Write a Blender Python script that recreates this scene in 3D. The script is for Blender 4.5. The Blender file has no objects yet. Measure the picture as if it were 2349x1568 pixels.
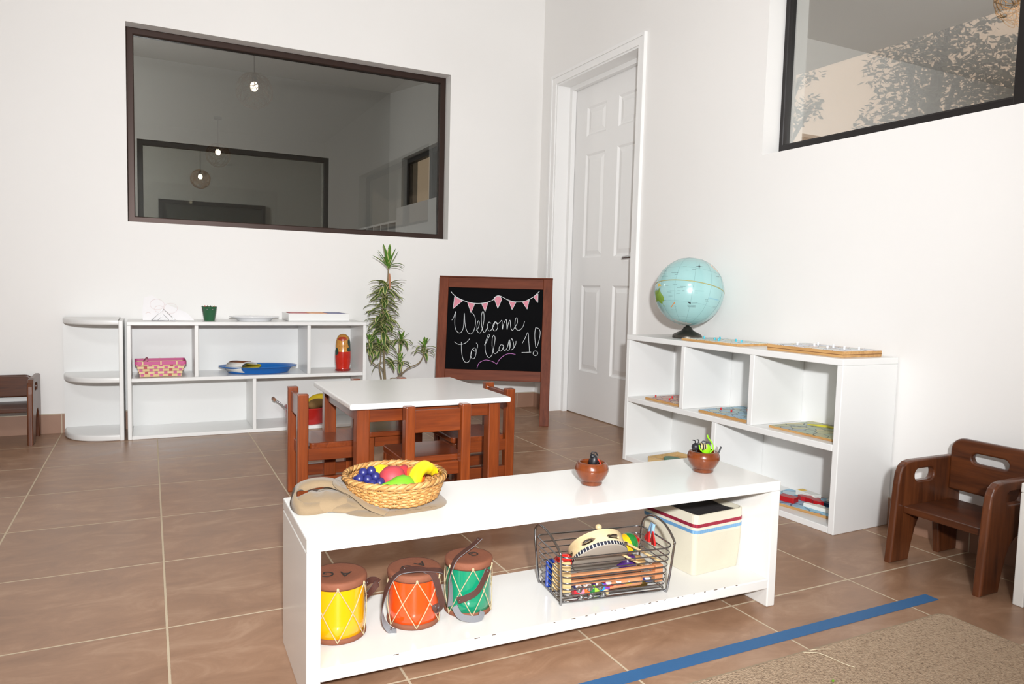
import bpy, bmesh, math, random
from mathutils import Vector, Matrix, Quaternion, noise

S = bpy.context.scene
COL = S.collection
PI = math.pi
R = math.radians
rnd = random.Random(11)


# ---------------------------------------------------------------- helpers
def V(*a):
    return Vector(a)


def TM(loc=(0, 0, 0), rot=(0, 0, 0), sc=(1, 1, 1)):
    from mathutils import Euler
    return Matrix.Translation(loc) @ Euler(rot).to_matrix().to_4x4() @ Matrix.Diagonal((*sc, 1))


def catmull(pts, n=8, closed=False):
    P = [Vector(p) for p in pts]
    out = []
    m = len(P)
    for i in range(m if closed else m - 1):
        if closed:
            a, b, c, d = P[(i - 1) % m], P[i], P[(i + 1) % m], P[(i + 2) % m]
        else:
            a, b, c, d = P[max(i - 1, 0)], P[i], P[i + 1], P[min(i + 2, m - 1)]
        for k in range(n):
            t = k / n
            out.append(0.5 * ((2 * b) + (c - a) * t + (2 * a - 5 * b + 4 * c - d) * t * t + (3 * b - a - 3 * c + d) * t ** 3))
    if not closed:
        out.append(P[-1].copy())
    return out


class MB:
    """collects shapes into one mesh"""

    def __init__(s):
        s.v = []
        s.f = []
        s.mi = []
        s.sm = []

    def add(s, verts, faces, M=None, mi=0, smooth=False):
        o = len(s.v)
        s.v += [(M @ Vector(p)) if M else Vector(p) for p in verts]
        flip = M is not None and M.to_3x3().determinant() < 0
        for f in faces:
            f = [o + i for i in f]
            s.f.append(f[::-1] if flip else f)
            s.mi.append(mi)
            s.sm.append(smooth)
        return s

    def addbm(s, bm, M=None, mi=0, smooth=False):
        bm.verts.index_update()
        s.add([v.co.copy() for v in bm.verts], [[v.index for v in f.verts] for f in bm.faces], M, mi, smooth)
        bm.free()
        return s

    def box(s, c, d, bev=0.0, seg=2, M=None, mi=0, rot=None):
        bm = bmesh.new()
        bmesh.ops.create_cube(bm, size=1.0)
        bmesh.ops.scale(bm, vec=d, verts=bm.verts)
        if bev:
            bmesh.ops.bevel(bm, geom=list(bm.edges), offset=min(bev, min(d) * .49), segments=seg, profile=0.5, affect='EDGES')
        L = TM(c, rot or (0, 0, 0))
        return s.addbm(bm, (M @ L) if M else L, mi)

    def bb(s, x0, x1, y0, y1, z0, z1, bev=0.0, mi=0, M=None):
        return s.box(((x0 + x1) / 2, (y0 + y1) / 2, (z0 + z1) / 2), (abs(x1 - x0), abs(y1 - y0), abs(z1 - z0)), bev, 2, M, mi)

    def lathe(s, prof, seg=32, M=None, mi=0, smooth=True, sx=1.0, sy=1.0):
        vs, fs = [], []
        rings = []
        for r, z in prof:
            if r < 1e-6:
                rings.append([len(vs)])
                vs.append((0, 0, z))
            else:
                rings.append(list(range(len(vs), len(vs) + seg)))
                vs += [(sx * r * math.cos(2 * PI * k / seg), sy * r * math.sin(2 * PI * k / seg), z) for k in range(seg)]
        for a, b in zip(rings, rings[1:]):
            for k in range(seg):
                k2 = (k + 1) % seg
                if len(a) == 1 and len(b) == 1:
                    continue
                if len(a) == 1:
                    fs.append([a[0], b[k2], b[k]])
                elif len(b) == 1:
                    fs.append([a[k], a[k2], b[0]])
                else:
                    fs.append([a[k], a[k2], b[k2], b[k]])
        return s.add(vs, fs, M, mi, smooth)

    def cyl(s, r, z0, z1, seg=24, M=None, mi=0, bev=0.0, r2=None):
        r2 = r if r2 is None else r2
        if bev:
            p = [(0, z0), (r - bev, z0), (r - bev * .3, z0 + bev * .3), (r, z0 + bev), (r2, z1 - bev), (r2 - bev * .3, z1 - bev * .3), (r2 - bev, z1), (0, z1)]
            return s.lathe(p, seg, M, mi, True)
        s.lathe([(r, z0), (r2, z1)], seg, M, mi, True)
        s.lathe([(0, z0), (r, z0)], seg, M, mi, False)
        return s.lathe([(r2, z1), (0, z1)], seg, M, mi, False)

    def ell(s, c, r, seg=20, rings=12, M=None, mi=0, rot=(0, 0, 0)):
        if isinstance(r, (int, float)):
            r = (r, r, r)
        prof = [(math.sin(PI * k / rings), -math.cos(PI * k / rings)) for k in range(rings + 1)]
        prof[0] = (0, -1)
        prof[-1] = (0, 1)
        L = TM(c, rot, r)
        return s.lathe(prof, seg, (M @ L) if M else L, mi, True)

    def sweep(s, pts, section, closed=False, up=None, mi=0, smooth=True, scale=None, M=None, caps=True):
        """section: list of 2d points (side, up). up: vector or list of vectors"""
        P = [Vector(p) for p in pts]
        n = len(P)
        tang = []
        for i in range(n):
            if closed:
                t = P[(i + 1) % n] - P[(i - 1) % n]
            else:
                t = P[min(i + 1, n - 1)] - P[max(i - 1, 0)]
            tang.append(t.normalized() if t.length > 1e-12 else Vector((0, 0, 1)))
        ups = []
        if up is None:
            t0 = tang[0]
            u = Vector((0, 0, 1)) if abs(t0.z) < .9 else Vector((1, 0, 0))
            u = (u - t0 * u.dot(t0)).normalized()
            ups.append(u)
            for i in range(1, n):
                q = tang[i - 1].rotation_difference(tang[i])
                u = q @ ups[-1]
                u = (u - tang[i] * u.dot(tang[i])).normalized()
                ups.append(u)
        else:
            for i in range(n):
                u = Vector(up[i] if isinstance(up, list) else up)
                u = u - tang[i] * u.dot(tang[i])
                ups.append(u.normalized() if u.length > 1e-9 else Vector((0, 0, 1)))
        k = len(section)
        vs, fs = [], []
        for i in range(n):
            side = tang[i].cross(ups[i])
            sc = scale[i] if scale else 1.0
            for a, b in section:
                vs.append(P[i] + side * a * sc + ups[i] * b * sc)
        for i in range(n if closed else n - 1):
            j = (i + 1) % n
            for a in range(k):
                b = (a + 1) % k
                fs.append([i * k + a, i * k + b, j * k + b, j * k + a])
        s.add(vs, fs, M, mi, smooth)
        if caps and not closed:
            s.add(vs[:k], [list(range(k))[::-1]], M, mi, False)
            s.add(vs[-k:], [list(range(k))], M, mi, False)
        return s

    def tube(s, pts, r, seg=8, closed=False, mi=0, scale=None, M=None):
        sec = [(r * math.cos(2 * PI * k / seg), r * math.sin(2 * PI * k / seg)) for k in range(seg)]
        return s.sweep(pts, sec, closed, None, mi, True, scale, M)

    def ribbon(s, pts, w, t, up=(0, 0, 1), closed=False, mi=0, M=None, scale=None, smooth=True):
        return s.sweep(pts, [(-w / 2, -t / 2), (w / 2, -t / 2), (w / 2, t / 2), (-w / 2, t / 2)], closed, up, mi, smooth, scale, M)

    def plate(s, loops, thick, bev=0.0, M=None, mi=0, res=4):
        """outline with holes in XY, centred on z=0"""
        cu = bpy.data.curves.new('c', 'CURVE')
        cu.dimensions = '2D'
        cu.fill_mode = 'BOTH'
        cu.extrude = thick / 2 - bev
        cu.bevel_depth = bev
        cu.bevel_resolution = res
        cu.offset = -bev
        for lp in loops:
            sp = cu.splines.new('POLY')
            sp.points.add(len(lp) - 1)
            for p, q in zip(sp.points, lp):
                p.co = (q[0], q[1], 0, 1)
            sp.use_cyclic_u = True
        return s._curve(cu, M, mi)

    def _curve(s, cu, M, mi):
        ob = bpy.data.objects.new('c', cu)
        COL.objects.link(ob)
        dg = bpy.context.evaluated_depsgraph_get()
        dg.update()
        me = bpy.data.meshes.new_from_object(ob.evaluated_get(dg))
        s.add([v.co.copy() for v in me.vertices], [list(p.vertices) for p in me.polygons], M, mi, False)
        bpy.data.objects.remove(ob)
        bpy.data.curves.remove(cu)
        bpy.data.meshes.remove(me)
        return s

    def text(s, body, size, thick, M=None, mi=0):
        cu = bpy.data.curves.new('t', 'FONT')
        cu.body = body
        cu.size = size
        cu.extrude = thick / 2
        cu.align_x = 'CENTER'
        cu.align_y = 'CENTER'
        return s._curve(cu, M, mi)

    def build(s, name, mats, parent=None, loc=None, rz=None, merge=False):
        me = bpy.data.meshes.new(name)
        me.from_pydata([tuple(v) for v in s.v], [], s.f)
        if not isinstance(mats, (list, tuple)):
            mats = [mats]
        for m in mats:
            me.materials.append(m)
        me.polygons.foreach_set('material_index', s.mi)
        me.polygons.foreach_set('use_smooth', s.sm)
        me.update()
        o = bpy.data.objects.new(name, me)
        COL.objects.link(o)
        if parent:
            o.parent = parent
        if loc is not None:
            o.location = loc
        if rz is not None:
            o.rotation_euler = (0, 0, rz)
        return o


def tag(o, label, cat, group=None):
    o['label'] = label
    o['category'] = cat
    if group:
        o['group'] = group
    return o


def thing(name, label, cat, loc=(0, 0, 0), rz=0, group=None):
    o = bpy.data.objects.new(name, None)
    o.empty_display_size = .05
    COL.objects.link(o)
    o.location = loc
    o.rotation_euler = (0, 0, rz)
    return tag(o, label, cat, group)


def struct(o):
    o['kind'] = 'structure'
    return o


def dup(root, loc=None, rz=None, label=None, group=None):
    r = root.copy()
    COL.objects.link(r)
    if loc is not None:
        r.location = loc
    if rz is not None:
        r.rotation_euler = (0, 0, rz)
    if label:
        r['label'] = label
    if group:
        r['group'] = group
    for ch in list(root.children):
        c = ch.copy()
        COL.objects.link(c)
        c.parent = r
        for g in list(ch.children):
            d = g.copy()
            COL.objects.link(d)
            d.parent = c
    return r


# ---------------------------------------------------------------- materials
def lin(c):
    if isinstance(c, str):
        c = [int(c[i:i + 2], 16) / 255 for i in (0, 2, 4)]
    return tuple((x / 12.92 if x <= .04045 else ((x + .055) / 1.055) ** 2.4) for x in c) + (1.0,)


MC = {}


def mat(name, col, rough=.5, metal=0.0, spec=.5, coat=0.0, emit=None, var=0.0, vscale=8.0, bump=0.0, bscale=60.0, trans=0.0, sheen=0.0):
    if name in MC:
        return MC[name]
    m = bpy.data.materials.new(name)
    m.use_nodes = True
    nt = m.node_tree
    b = nt.nodes['Principled BSDF']
    c = lin(col)
    b.inputs['Base Color'].default_value = c
    b.inputs['Roughness'].default_value = rough
    b.inputs['Metallic'].default_value = metal
    b.inputs['Specular IOR Level'].default_value = spec
    b.inputs['Coat Weight'].default_value = coat
    b.inputs['Coat Roughness'].default_value = .1
    b.inputs['Transmission Weight'].default_value = trans
    b.inputs['Sheen Weight'].default_value = sheen
    if emit:
        b.inputs['Emission Color'].default_value = lin(emit[0])
        b.inputs['Emission Strength'].default_value = emit[1]
    N = nt.nodes.new
    L = nt.links.new
    if var or bump:
        tc = N('ShaderNodeTexCoord')
    if var:
        no = N('ShaderNodeTexNoise')
        no.inputs['Scale'].default_value = vscale
        no.inputs['Detail'].default_value = 5
        L(tc.outputs['Object'], no.inputs['Vector'])
        mx = N('ShaderNodeMix')
        mx.data_type = 'RGBA'
        mx.inputs['A'].default_value = tuple(x * (1 - var) for x in c[:3]) + (1,)
        mx.inputs['B'].default_value = tuple(min(1, x * (1 + var)) for x in c[:3]) + (1,)
        L(no.outputs['Fac'], mx.inputs['Factor'])
        L(mx.outputs['Result'], b.inputs['Base Color'])
    if bump:
        n2 = N('ShaderNodeTexNoise')
        n2.inputs['Scale'].default_value = bscale
        n2.inputs['Detail'].default_value = 4
        L(tc.outputs['Object'], n2.inputs['Vector'])
        bp = N('ShaderNodeBump')
        bp.inputs['Strength'].default_value = bump
        bp.inputs['Distance'].default_value = .002
        L(n2.outputs['Fac'], bp.inputs['Height'])
        L(bp.outputs['Normal'], b.inputs['Normal'])
    MC[name] = m
    return m


def wood(name, c1, c2, axis='X', scale=1.0, rough=.35, coat=.2, bump=.15):
    if name in MC:
        return MC[name]
    m = mat(name, c1, rough, coat=coat)
    nt = m.node_tree
    N = nt.nodes.new
    L = nt.links.new
    b = nt.nodes['Principled BSDF']
    tc = N('ShaderNodeTexCoord')
    mp = N('ShaderNodeMapping')
    s = [26.0 * scale] * 3
    s['XYZ'.index(axis)] = 2.2 * scale
    mp.inputs['Scale'].default_value = s
    L(tc.outputs['Object'], mp.inputs['Vector'])
    n1 = N('ShaderNodeTexNoise')
    n1.inputs['Scale'].default_value = 1.0
    n1.inputs['Detail'].default_value = 8
    n1.inputs['Roughness'].default_value = .65
    n1.inputs['Distortion'].default_value = .6
    L(mp.outputs['Vector'], n1.inputs['Vector'])
    mp2 = N('ShaderNodeMapping')
    s2 = [170.0 * scale] * 3
    s2['XYZ'.index(axis)] = 9.0 * scale
    mp2.inputs['Scale'].default_value = s2
    L(tc.outputs['Object'], mp2.inputs['Vector'])
    n2 = N('ShaderNodeTexNoise')
    n2.inputs['Scale'].default_value = 1.0
    n2.inputs['Detail'].default_value = 4
    L(mp2.outputs['Vector'], n2.inputs['Vector'])
    ad = N('ShaderNodeMath')
    ad.operation = 'MULTIPLY_ADD'
    ad.inputs[1].default_value = .35
    L(n2.outputs['Fac'], ad.inputs[0])
    L(n1.outputs['Fac'], ad.inputs[2])
    cr = N('ShaderNodeValToRGB')
    cr.color_ramp.elements[0].position = .45
    cr.color_ramp.elements[0].color = lin(c2)
    cr.color_ramp.elements[1].position = .85
    cr.color_ramp.elements[1].color = lin(c1)
    L(ad.outputs[0], cr.inputs['Fac'])
    L(cr.outputs['Color'], b.inputs['Base Color'])
    bp = N('ShaderNodeBump')
    bp.inputs['Strength'].default_value = bump
    bp.inputs['Distance'].default_value = .001
    L(ad.outputs[0], bp.inputs['Height'])
    L(bp.outputs['Normal'], b.inputs['Normal'])
    return m


def glassy(name, tint, refl, rough=0.0):
    """window pane: tinted transmission plus mirror reflection"""
    m = bpy.data.materials.new(name)
    m.use_nodes = True
    nt = m.node_tree
    nt.nodes.remove(nt.nodes['Principled BSDF'])
    out = nt.nodes['Material Output']
    tr = nt.nodes.new('ShaderNodeBsdfTransparent')
    tr.inputs['Color'].default_value = (*tint, 1)
    gl = nt.nodes.new('ShaderNodeBsdfGlossy')
    gl.inputs['Roughness'].default_value = rough
    gl.inputs['Color'].default_value = (.97, 1, .98, 1)
    mx = nt.nodes.new('ShaderNodeMixShader')
    mx.inputs['Fac'].default_value = refl
    nt.links.new(tr.outputs[0], mx.inputs[1])
    nt.links.new(gl.outputs[0], mx.inputs[2])
    nt.links.new(mx.outputs[0], out.inputs['Surface'])
    return m


def tile_mat(name='floor_tiles', T=.45, gw=.0055):
    m = mat(name, 'A58270', .42)
    nt = m.node_tree
    N = nt.nodes.new
    L = nt.links.new
    b = nt.nodes['Principled BSDF']
    ge = N('ShaderNodeNewGeometry')
    sp = N('ShaderNodeSeparateXYZ')
    L(ge.outputs['Position'], sp.inputs[0])

    def mth(op, a, bv=None, c=None):
        n = N('ShaderNodeMath')
        n.operation = op
        for i, q in enumerate((a, bv, c)):
            if q is None:
                continue
            if isinstance(q, (int, float)):
                n.inputs[i].default_value = q
            else:
                L(q, n.inputs[i])
        return n.outputs[0]
    dist = []
    ids = []
    for ax in ('X', 'Y'):
        u = mth('DIVIDE', sp.outputs[ax], T)
        u = mth('ADD', u, 100.0)
        fr = mth('FRACT', u)
        ids.append(mth('FLOOR', u))
        d = mth('MINIMUM', fr, mth('SUBTRACT', 1.0, fr))
        dist.append(mth('MULTIPLY', d, T))
    d = mth('MINIMUM', dist[0], dist[1])
    # a wavering grout edge
    nz = N('ShaderNodeTexNoise')
    nz.inputs['Scale'].default_value = 90
    L(ge.outputs['Position'], nz.inputs['Vector'])
    d = mth('ADD', d, mth('MULTIPLY', mth('SUBTRACT', nz.outputs['Fac'], .5), .0012))
    g = N('ShaderNodeMapRange')
    g.inputs['From Min'].default_value = gw * .42
    g.inputs['From Max'].default_value = gw * .58
    L(d, g.inputs['Value'])
    fac = g.outputs[0]
    cb = N('ShaderNodeCombineXYZ')
    L(ids[0], cb.inputs[0])
    L(ids[1], cb.inputs[1])
    wn = N('ShaderNodeTexWhiteNoise')
    wn.noise_dimensions = '3D'
    L(cb.outputs[0], wn.inputs['Vector'])
    off = N('ShaderNodeVectorMath')
    off.operation = 'MULTIPLY_ADD'
    off.inputs[1].default_value = (7, 7, 7)
    L(wn.outputs['Color'], off.inputs[0])
    L(ge.outputs['Position'], off.inputs[2])
    mp = N('ShaderNodeMapping')
    mp.inputs['Scale'].default_value = (4.0, 8.0, 4)
    L(off.outputs[0], mp.inputs['Vector'])
    n1 = N('ShaderNodeTexNoise')
    n1.inputs['Scale'].default_value = 1.3
    n1.inputs['Detail'].default_value = 9
    n1.inputs['Roughness'].default_value = .7
    n1.inputs['Distortion'].default_value = .8
    L(mp.outputs[0], n1.inputs['Vector'])
    cr = N('ShaderNodeValToRGB')
    e = cr.color_ramp.elements
    e[0].position = .3
    e[0].color = lin('8A6850')
    e[1].position = .72
    e[1].color = lin('B19076')
    x = e.new(.52)
    x.color = lin('9D795F')
    L(n1.outputs['Fac'], cr.inputs['Fac'])
    hv = N('ShaderNodeHueSaturation')
    L(mth('MULTIPLY_ADD', wn.outputs['Value'], .12, .94), hv.inputs['Value'])
    L(cr.outputs['Color'], hv.inputs['Color'])
    mx = N('ShaderNodeMix')
    mx.data_type = 'RGBA'
    mx.inputs['A'].default_value = lin('C9B79C')
    L(fac, mx.inputs['Factor'])
    L(hv.outputs['Color'], mx.inputs['B'])
    L(mx.outputs['Result'], b.inputs['Base Color'])
    rg = mth('MULTIPLY_ADD', n1.outputs['Fac'], .25, .22)
    L(mth('ADD', rg, mth('MULTIPLY', mth('SUBTRACT', 1.0, fac), .3)), b.inputs['Roughness'])
    bp = N('ShaderNodeBump')
    bp.inputs['Strength'].default_value = .5
    bp.inputs['Distance'].default_value = .0015
    h = mth('MULTIPLY_ADD', n1.outputs['Fac'], .12, fac)
    L(h, bp.inputs['Height'])
    L(bp.outputs['Normal'], b.inputs['Normal'])
    return m


def patch_mat(name, cols, scale, line='5A5A50', rough=.4, lw=.035):
    """printed map or picture: coloured irregular patches with thin outlines"""
    m = mat(name, cols[0], rough)
    nt = m.node_tree
    N = nt.nodes.new
    L = nt.links.new
    b = nt.nodes['Principled BSDF']
    tc = N('ShaderNodeTexCoord')
    nz = N('ShaderNodeTexNoise')
    nz.inputs['Scale'].default_value = scale * .8
    nz.inputs['Detail'].default_value = 4
    L(tc.outputs['Object'], nz.inputs['Vector'])
    ad = N('ShaderNodeVectorMath')
    ad.operation = 'MULTIPLY_ADD'
    ad.inputs[1].default_value = (.9 / scale,) * 3
    L(nz.outputs['Color'], ad.inputs[0])
    L(tc.outputs['Object'], ad.inputs[2])
    outs = []
    for feat in ('F1', 'DISTANCE_TO_EDGE'):
        vo = N('ShaderNodeTexVoronoi')
        vo.feature = feat
        vo.inputs['Scale'].default_value = scale
        L(ad.outputs[0], vo.inputs['Vector'])
        outs.append(vo)
    sp = N('ShaderNodeSeparateColor')
    L(outs[0].outputs['Color'], sp.inputs[0])
    cr = N('ShaderNodeValToRGB')
    cr.color_ramp.interpolation = 'CONSTANT'
    e = cr.color_ramp.elements
    e[0].position = 0
    e[0].color = lin(cols[0])
    e[1].position = 1 / len(cols)
    e[1].color = lin(cols[1])
    for i in range(2, len(cols)):
        e.new(i / len(cols)).color = lin(cols[i])
    L(sp.outputs[0], cr.inputs['Fac'])
    lt = N('ShaderNodeMath')
    lt.operation = 'LESS_THAN'
    lt.inputs[1].default_value = lw
    L(outs[1].outputs['Distance'], lt.inputs[0])
    mx = N('ShaderNodeMix')
    mx.data_type = 'RGBA'
    L(lt.outputs[0], mx.inputs['Factor'])
    L(cr.outputs['Color'], mx.inputs['A'])
    mx.inputs['B'].default_value = lin(line)
    L(mx.outputs['Result'], b.inputs['Base Color'])
    return m


def stripes_mat(name, ca, cb, axis, freq, rough=.6, duty=.5):
    m = mat(name, ca, rough)
    nt = m.node_tree
    N = nt.nodes.new
    L = nt.links.new
    tc = N('ShaderNodeTexCoord')
    sp = N('ShaderNodeSeparateXYZ')
    L(tc.outputs['Object'], sp.inputs[0])
    a = N('ShaderNodeMath')
    a.operation = 'MULTIPLY'
    a.inputs[1].default_value = freq
    L(sp.outputs[axis], a.inputs[0])
    f = N('ShaderNodeMath')
    f.operation = 'FRACT'
    L(a.outputs[0], f.inputs[0])
    g = N('ShaderNodeMath')
    g.operation = 'LESS_THAN'
    g.inputs[1].default_value = duty
    L(f.outputs[0], g.inputs[0])
    mx = N('ShaderNodeMix')
    mx.data_type = 'RGBA'
    mx.inputs['A'].default_value = lin(ca)
    mx.inputs['B'].default_value = lin(cb)
    L(g.outputs[0], mx.inputs['Factor'])
    L(mx.outputs['Result'], nt.nodes['Principled BSDF'].inputs['Base Color'])
    return m


M_wall = mat('wall_paint', 'EDEBE8', .55, bump=.06, bscale=120, var=.015, vscale=2.5)
M_ceil = mat('ceiling_paint', 'E6E5E3', .7)
M_white = mat('white_lacquer', 'EAEAE8', .3, coat=.08, var=.012, vscale=5)
M_bench = mat('bench_white_lacquer', 'E6E4DF', .2, coat=.25, var=.015, vscale=9)
M_door = mat('door_paint', 'EBEAE8', .38)
M_trim = mat('trim_paint', 'F0EFED', .35)
M_chip = mat('chipped_paint', '5A4636', .8)
M_bronze = mat('bronze_frame', '3A2A24', .42, metal=.5)
M_blackf = mat('black_frame', '211D1D', .4, metal=.2)
M_steel = mat('steel', 'B9B9B9', .22, metal=1)
M_chrome = mat('chrome', 'A9A9AB', .16, metal=1)
M_tile = tile_mat()
M_skirt = mat('skirting_tile', '9F7B66', .4, var=.12, vscale=10)
M_grout = mat('grout', 'C6B8A3', .8)
W_red = wood('red_stained_wood_upright', '8E431A', '632910', 'Z', 1.0, .3, .35)
W_redx = wood('red_stained_wood', '8A4019', '5F260F', 'X', 1.0, .3, .35)
W_redy = wood('red_stained_wood_depth', '873E18', '5B250F', 'Y', 1.0, .3, .35)
W_easel = wood('easel_wood_upright', '7C3F27', '552715', 'Z', .8, .55, 0)
W_easelx = wood('easel_wood', '7C3F27', '552715', 'X', .8, .55, 0)
for _m in (W_easel, W_easelx):
    _m.node_tree.nodes['Principled BSDF'].inputs['Specular IOR Level'].default_value = .2
W_dark = wood('dark_walnut_upright', '6B3A1E', '35190D', 'Z', .9, .35, .2)
W_darky = wood('dark_walnut', '643519', '34180C', 'Y', .9, .35, .2)
W_bowl = wood('turned_bowl_wood', '7E3C16', '49200C', 'Z', .33, .25, .4)
W_light = wood('light_wood', 'D6B988', 'B99764', 'X', .8, .45, .05)
W_maple = wood('pale_maple', 'DFCBA2', 'CDB284', 'X', .5, .35, .2)
W_pink = wood('pinkish_wood', 'CC8F66', 'B5774E', 'X', 1.0, .45, .1)
W_ply = wood('plywood_edge', 'CFA269', 'A87B45', 'X', 1.5, .55, .0)
M_black = mat('chalkboard_black', '0E0E10', .9, spec=.08, var=.25, vscale=6)
M_chalk = mat('white_chalk', 'D9DEE0', .9)
M_chalkp = mat('pink_chalk', 'D98C9C', .9, var=.2, vscale=150)
M_chalkv = mat('violet_chalk', 'C77FC4', .9)
M_table = mat('white_table_top', 'ECEBE8', .3, coat=.2, var=.03, vscale=6)
M_cloth = mat('beige_canvas', '826E53', .9, bump=.4, bscale=900, var=.12, vscale=14, sheen=.2)
M_stitch = mat('stitching', '8A7458', .9)
M_wick = mat('wicker', 'A9783F', .55, var=.3, vscale=22)
M_wick2 = mat('wicker_pale', 'BB8C54', .55, var=.3, vscale=26)
M_leather = mat('brown_leather', '4A2C24', .6, bump=.2, bscale=300)
M_suede = mat('grey_suede', '77777A', .95, bump=.3, bscale=400)
M_hide = mat('drumhead_hide', '7E4A33', .8, var=.22, vscale=18, bump=.4, bscale=160)
M_cord = mat('cotton_cord', 'B8A684', .9)
M_ink = mat('faded_black_ink', '2D251F', .8)

# ---------------------------------------------------------------- the room
BY, XR, XL, YF, CZ = .351, 2.84, -2.6, -6.4, 2.95


def wall_with_hole(name, axis, p0, p1, a0, a1, z1, holes, m):
    """wall slab between p0,p1 across axis; runs a0..a1 along the other; holes = [(b0,b1,zb0,zb1)] sorted"""
    w = MB()

    def put(u0, u1, zz0, zz1):
        if u1 - u0 < 1e-4 or zz1 - zz0 < 1e-4:
            return
        if axis == 'Y':
            w.bb(u0, u1, p0, p1, zz0, zz1)
        else:
            w.bb(p0, p1, u0, u1, zz0, zz1)
    cur = a0
    for b0, b1, h0, h1 in holes:
        put(cur, b0, 0, z1)
        put(b0, b1, 0, h0)
        put(b0, b1, h1, z1)
        cur = b1
    put(cur, a1, 0, z1)
    return struct(w.build(name, m))


W1 = (.321, 2.167, 1.13, 2.177)
struct(MB().bb(XL, 3.0, YF, 11.5, -.1, 0).build('floor', M_tile))
wall_with_hole('wall_back', 'Y', BY, BY + .15, XL, XR, CZ, [W1], M_wall)
W2 = (-4.3, -1.686, 1.44, 2.19)
DO = (-.756, .15, 0, 2.17)
wall_with_hole('wall_right', 'X', XR, 3.02, YF, BY + .15, CZ, [W2, DO], M_wall)
struct(MB().bb(XL - .1, XL, YF, BY + .15, 0, CZ).build('wall_left', M_wall))
struct(MB().bb(XL - .1, 3.02, YF - .1, YF, 0, CZ).build('wall_front', M_wall))
struct(MB().bb(XL - .1, 3.02, YF - .1, BY + .15, CZ, CZ + .1).build('ceiling', M_ceil))
# baseboards of brown tile
for nm, spans in (('baseboard_back', [(XL, XR)]),):
    w = MB()
    w.bb(XL, XR - .01, BY - .01, BY, 0, .1)
    for k in range(-5, 7):
        w.bb(k * .45 - .002, k * .45 + .002, BY - .0112, BY - .009, 0, .1, mi=1)
    w.bb(XL, XR - .01, BY - .0106, BY, .0995, .103, mi=1)
    struct(w.build(nm, [M_skirt, M_grout]))
w = MB()
for a, b in ((-6.4, -.81), (.205, BY - .01)):
    w.bb(XR - .01, XR, a, b, 0, .1)
    w.bb(XR - .0106, XR, a, b, .0995, .103, mi=1)
    k = math.ceil(a / .45)
    while k * .45 < b:
        w.bb(XR - .0112, XR - .009, k * .45 - .002, k * .45 + .002, 0, .1, mi=1)
        k += 1
struct(w.build('baseboard_right', [M_skirt, M_grout]))

# --- window to the next room
def window(name, x0, x1, z0, z1, y, fw, fd, m_frame, m_glass, axis='Y', mull=(), fwz=None, mw=.04):
    e = bpy.data.objects.new(name, None)
    COL.objects.link(e)
    struct(e)
    fr = MB()
    g = MB()

    def bar(u0, u1, v0, v1, d0, d1, bev=.004):
        if axis == 'Y':
            fr.bb(u0, u1, y + d0, y + d1, v0, v1, bev)
        else:
            fr.bb(y + d0, y + d1, u0, u1, v0, v1, bev)
    fz = fwz or fw

    def ring(du, dv, d0, d1):
        # mitred ring of the frame section
        def P(u, d, v):
            return (u, y + d, v) if axis == 'Y' else (y + d, u, v)
        o = [(x0, z0), (x1, z0), (x1, z1), (x0, z1)]
        i = [(x0 + du, z0 + dv), (x1 - du, z0 + dv), (x1 - du, z1 - dv), (x0 + du, z1 - dv)]
        for k in range(4):
            k2 = (k + 1) % 4
            sec = [P(o[k][0], d0 + .003, o[k][1]), P(o[k2][0], d0 + .003, o[k2][1]), P(i[k2][0], d0 + .003, i[k2][1]), P(i[k][0], d0 + .003, i[k][1])]
            mid_o = [P(o[k][0] + (i[k][0] - o[k][0]) * .12, d0, o[k][1] + (i[k][1] - o[k][1]) * .12), P(o[k2][0] + (i[k2][0] - o[k2][0]) * .12, d0, o[k2][1] + (i[k2][1] - o[k2][1]) * .12)]
            mid_i = [P(o[k2][0] + (i[k2][0] - o[k2][0]) * .88, d0, o[k2][1] + (i[k2][1] - o[k2][1]) * .88), P(o[k][0] + (i[k][0] - o[k][0]) * .88, d0, o[k][1] + (i[k][1] - o[k][1]) * .88)]
            bk = [P(o[k][0], d1, o[k][1]), P(o[k2][0], d1, o[k2][1]), P(i[k2][0], d1, i[k2][1]), P(i[k][0], d1, i[k][1])]
            vs = sec + mid_o + mid_i + bk
            fs = [[4, 5, 6, 7], [0, 1, 5, 4], [7, 6, 2, 3], [0, 8, 9, 1], [3, 2, 10, 11], [11, 10, 9, 8]]
            if axis == 'X':
                fs = [f[::-1] for f in fs]
            fr.add(vs, fs)
    ring(fw, fz, 0, fd)
    for u in mull:
        bar(u - mw, u + mw, z0, z1, -.004, fd)
    fr.build('window_frame', m_frame, e)
    if axis == 'Y':
        g.bb(x0 + fw * .8, x1 - fw * .8, y + fd * .5, y + fd * .5 + .004, z0 + fw * .8, z1 - fw * .8)
    else:
        g.bb(y + fd * .5, y + fd * .5 + .004, x0 + fw * .8, x1 - fw * .8, z0 + fw * .8, z1 - fw * .8)
    g.build('window_pane', m_glass, e)
    return e


G1 = glassy('dark_tinted_glass', (.6, .61, .6), .05)
G2 = glassy('reflective_glass', (.72, .72, .72), .42)
G3 = glassy('dark_tinted_glass_beyond', (.62, .63, .62), .03)
window('window_1', .321, 2.167, 1.13, 2.177, BY + .085, .036, .045, M_bronze, G1)
window('window_2', -4.3, -1.686, 1.44, 2.19, XR + .096, .022, .045, M_blackf, G2, 'X', mull=(-2.716,), fwz=.052, mw=.045)

# --- door in its recess
e = bpy.data.objects.new('door_1', None)
COL.objects.link(e)
struct(e)
w = MB()
dx0, dx1 = 2.965, 3.0
y0, y1, zt = -.742, .134, 2.156


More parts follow.
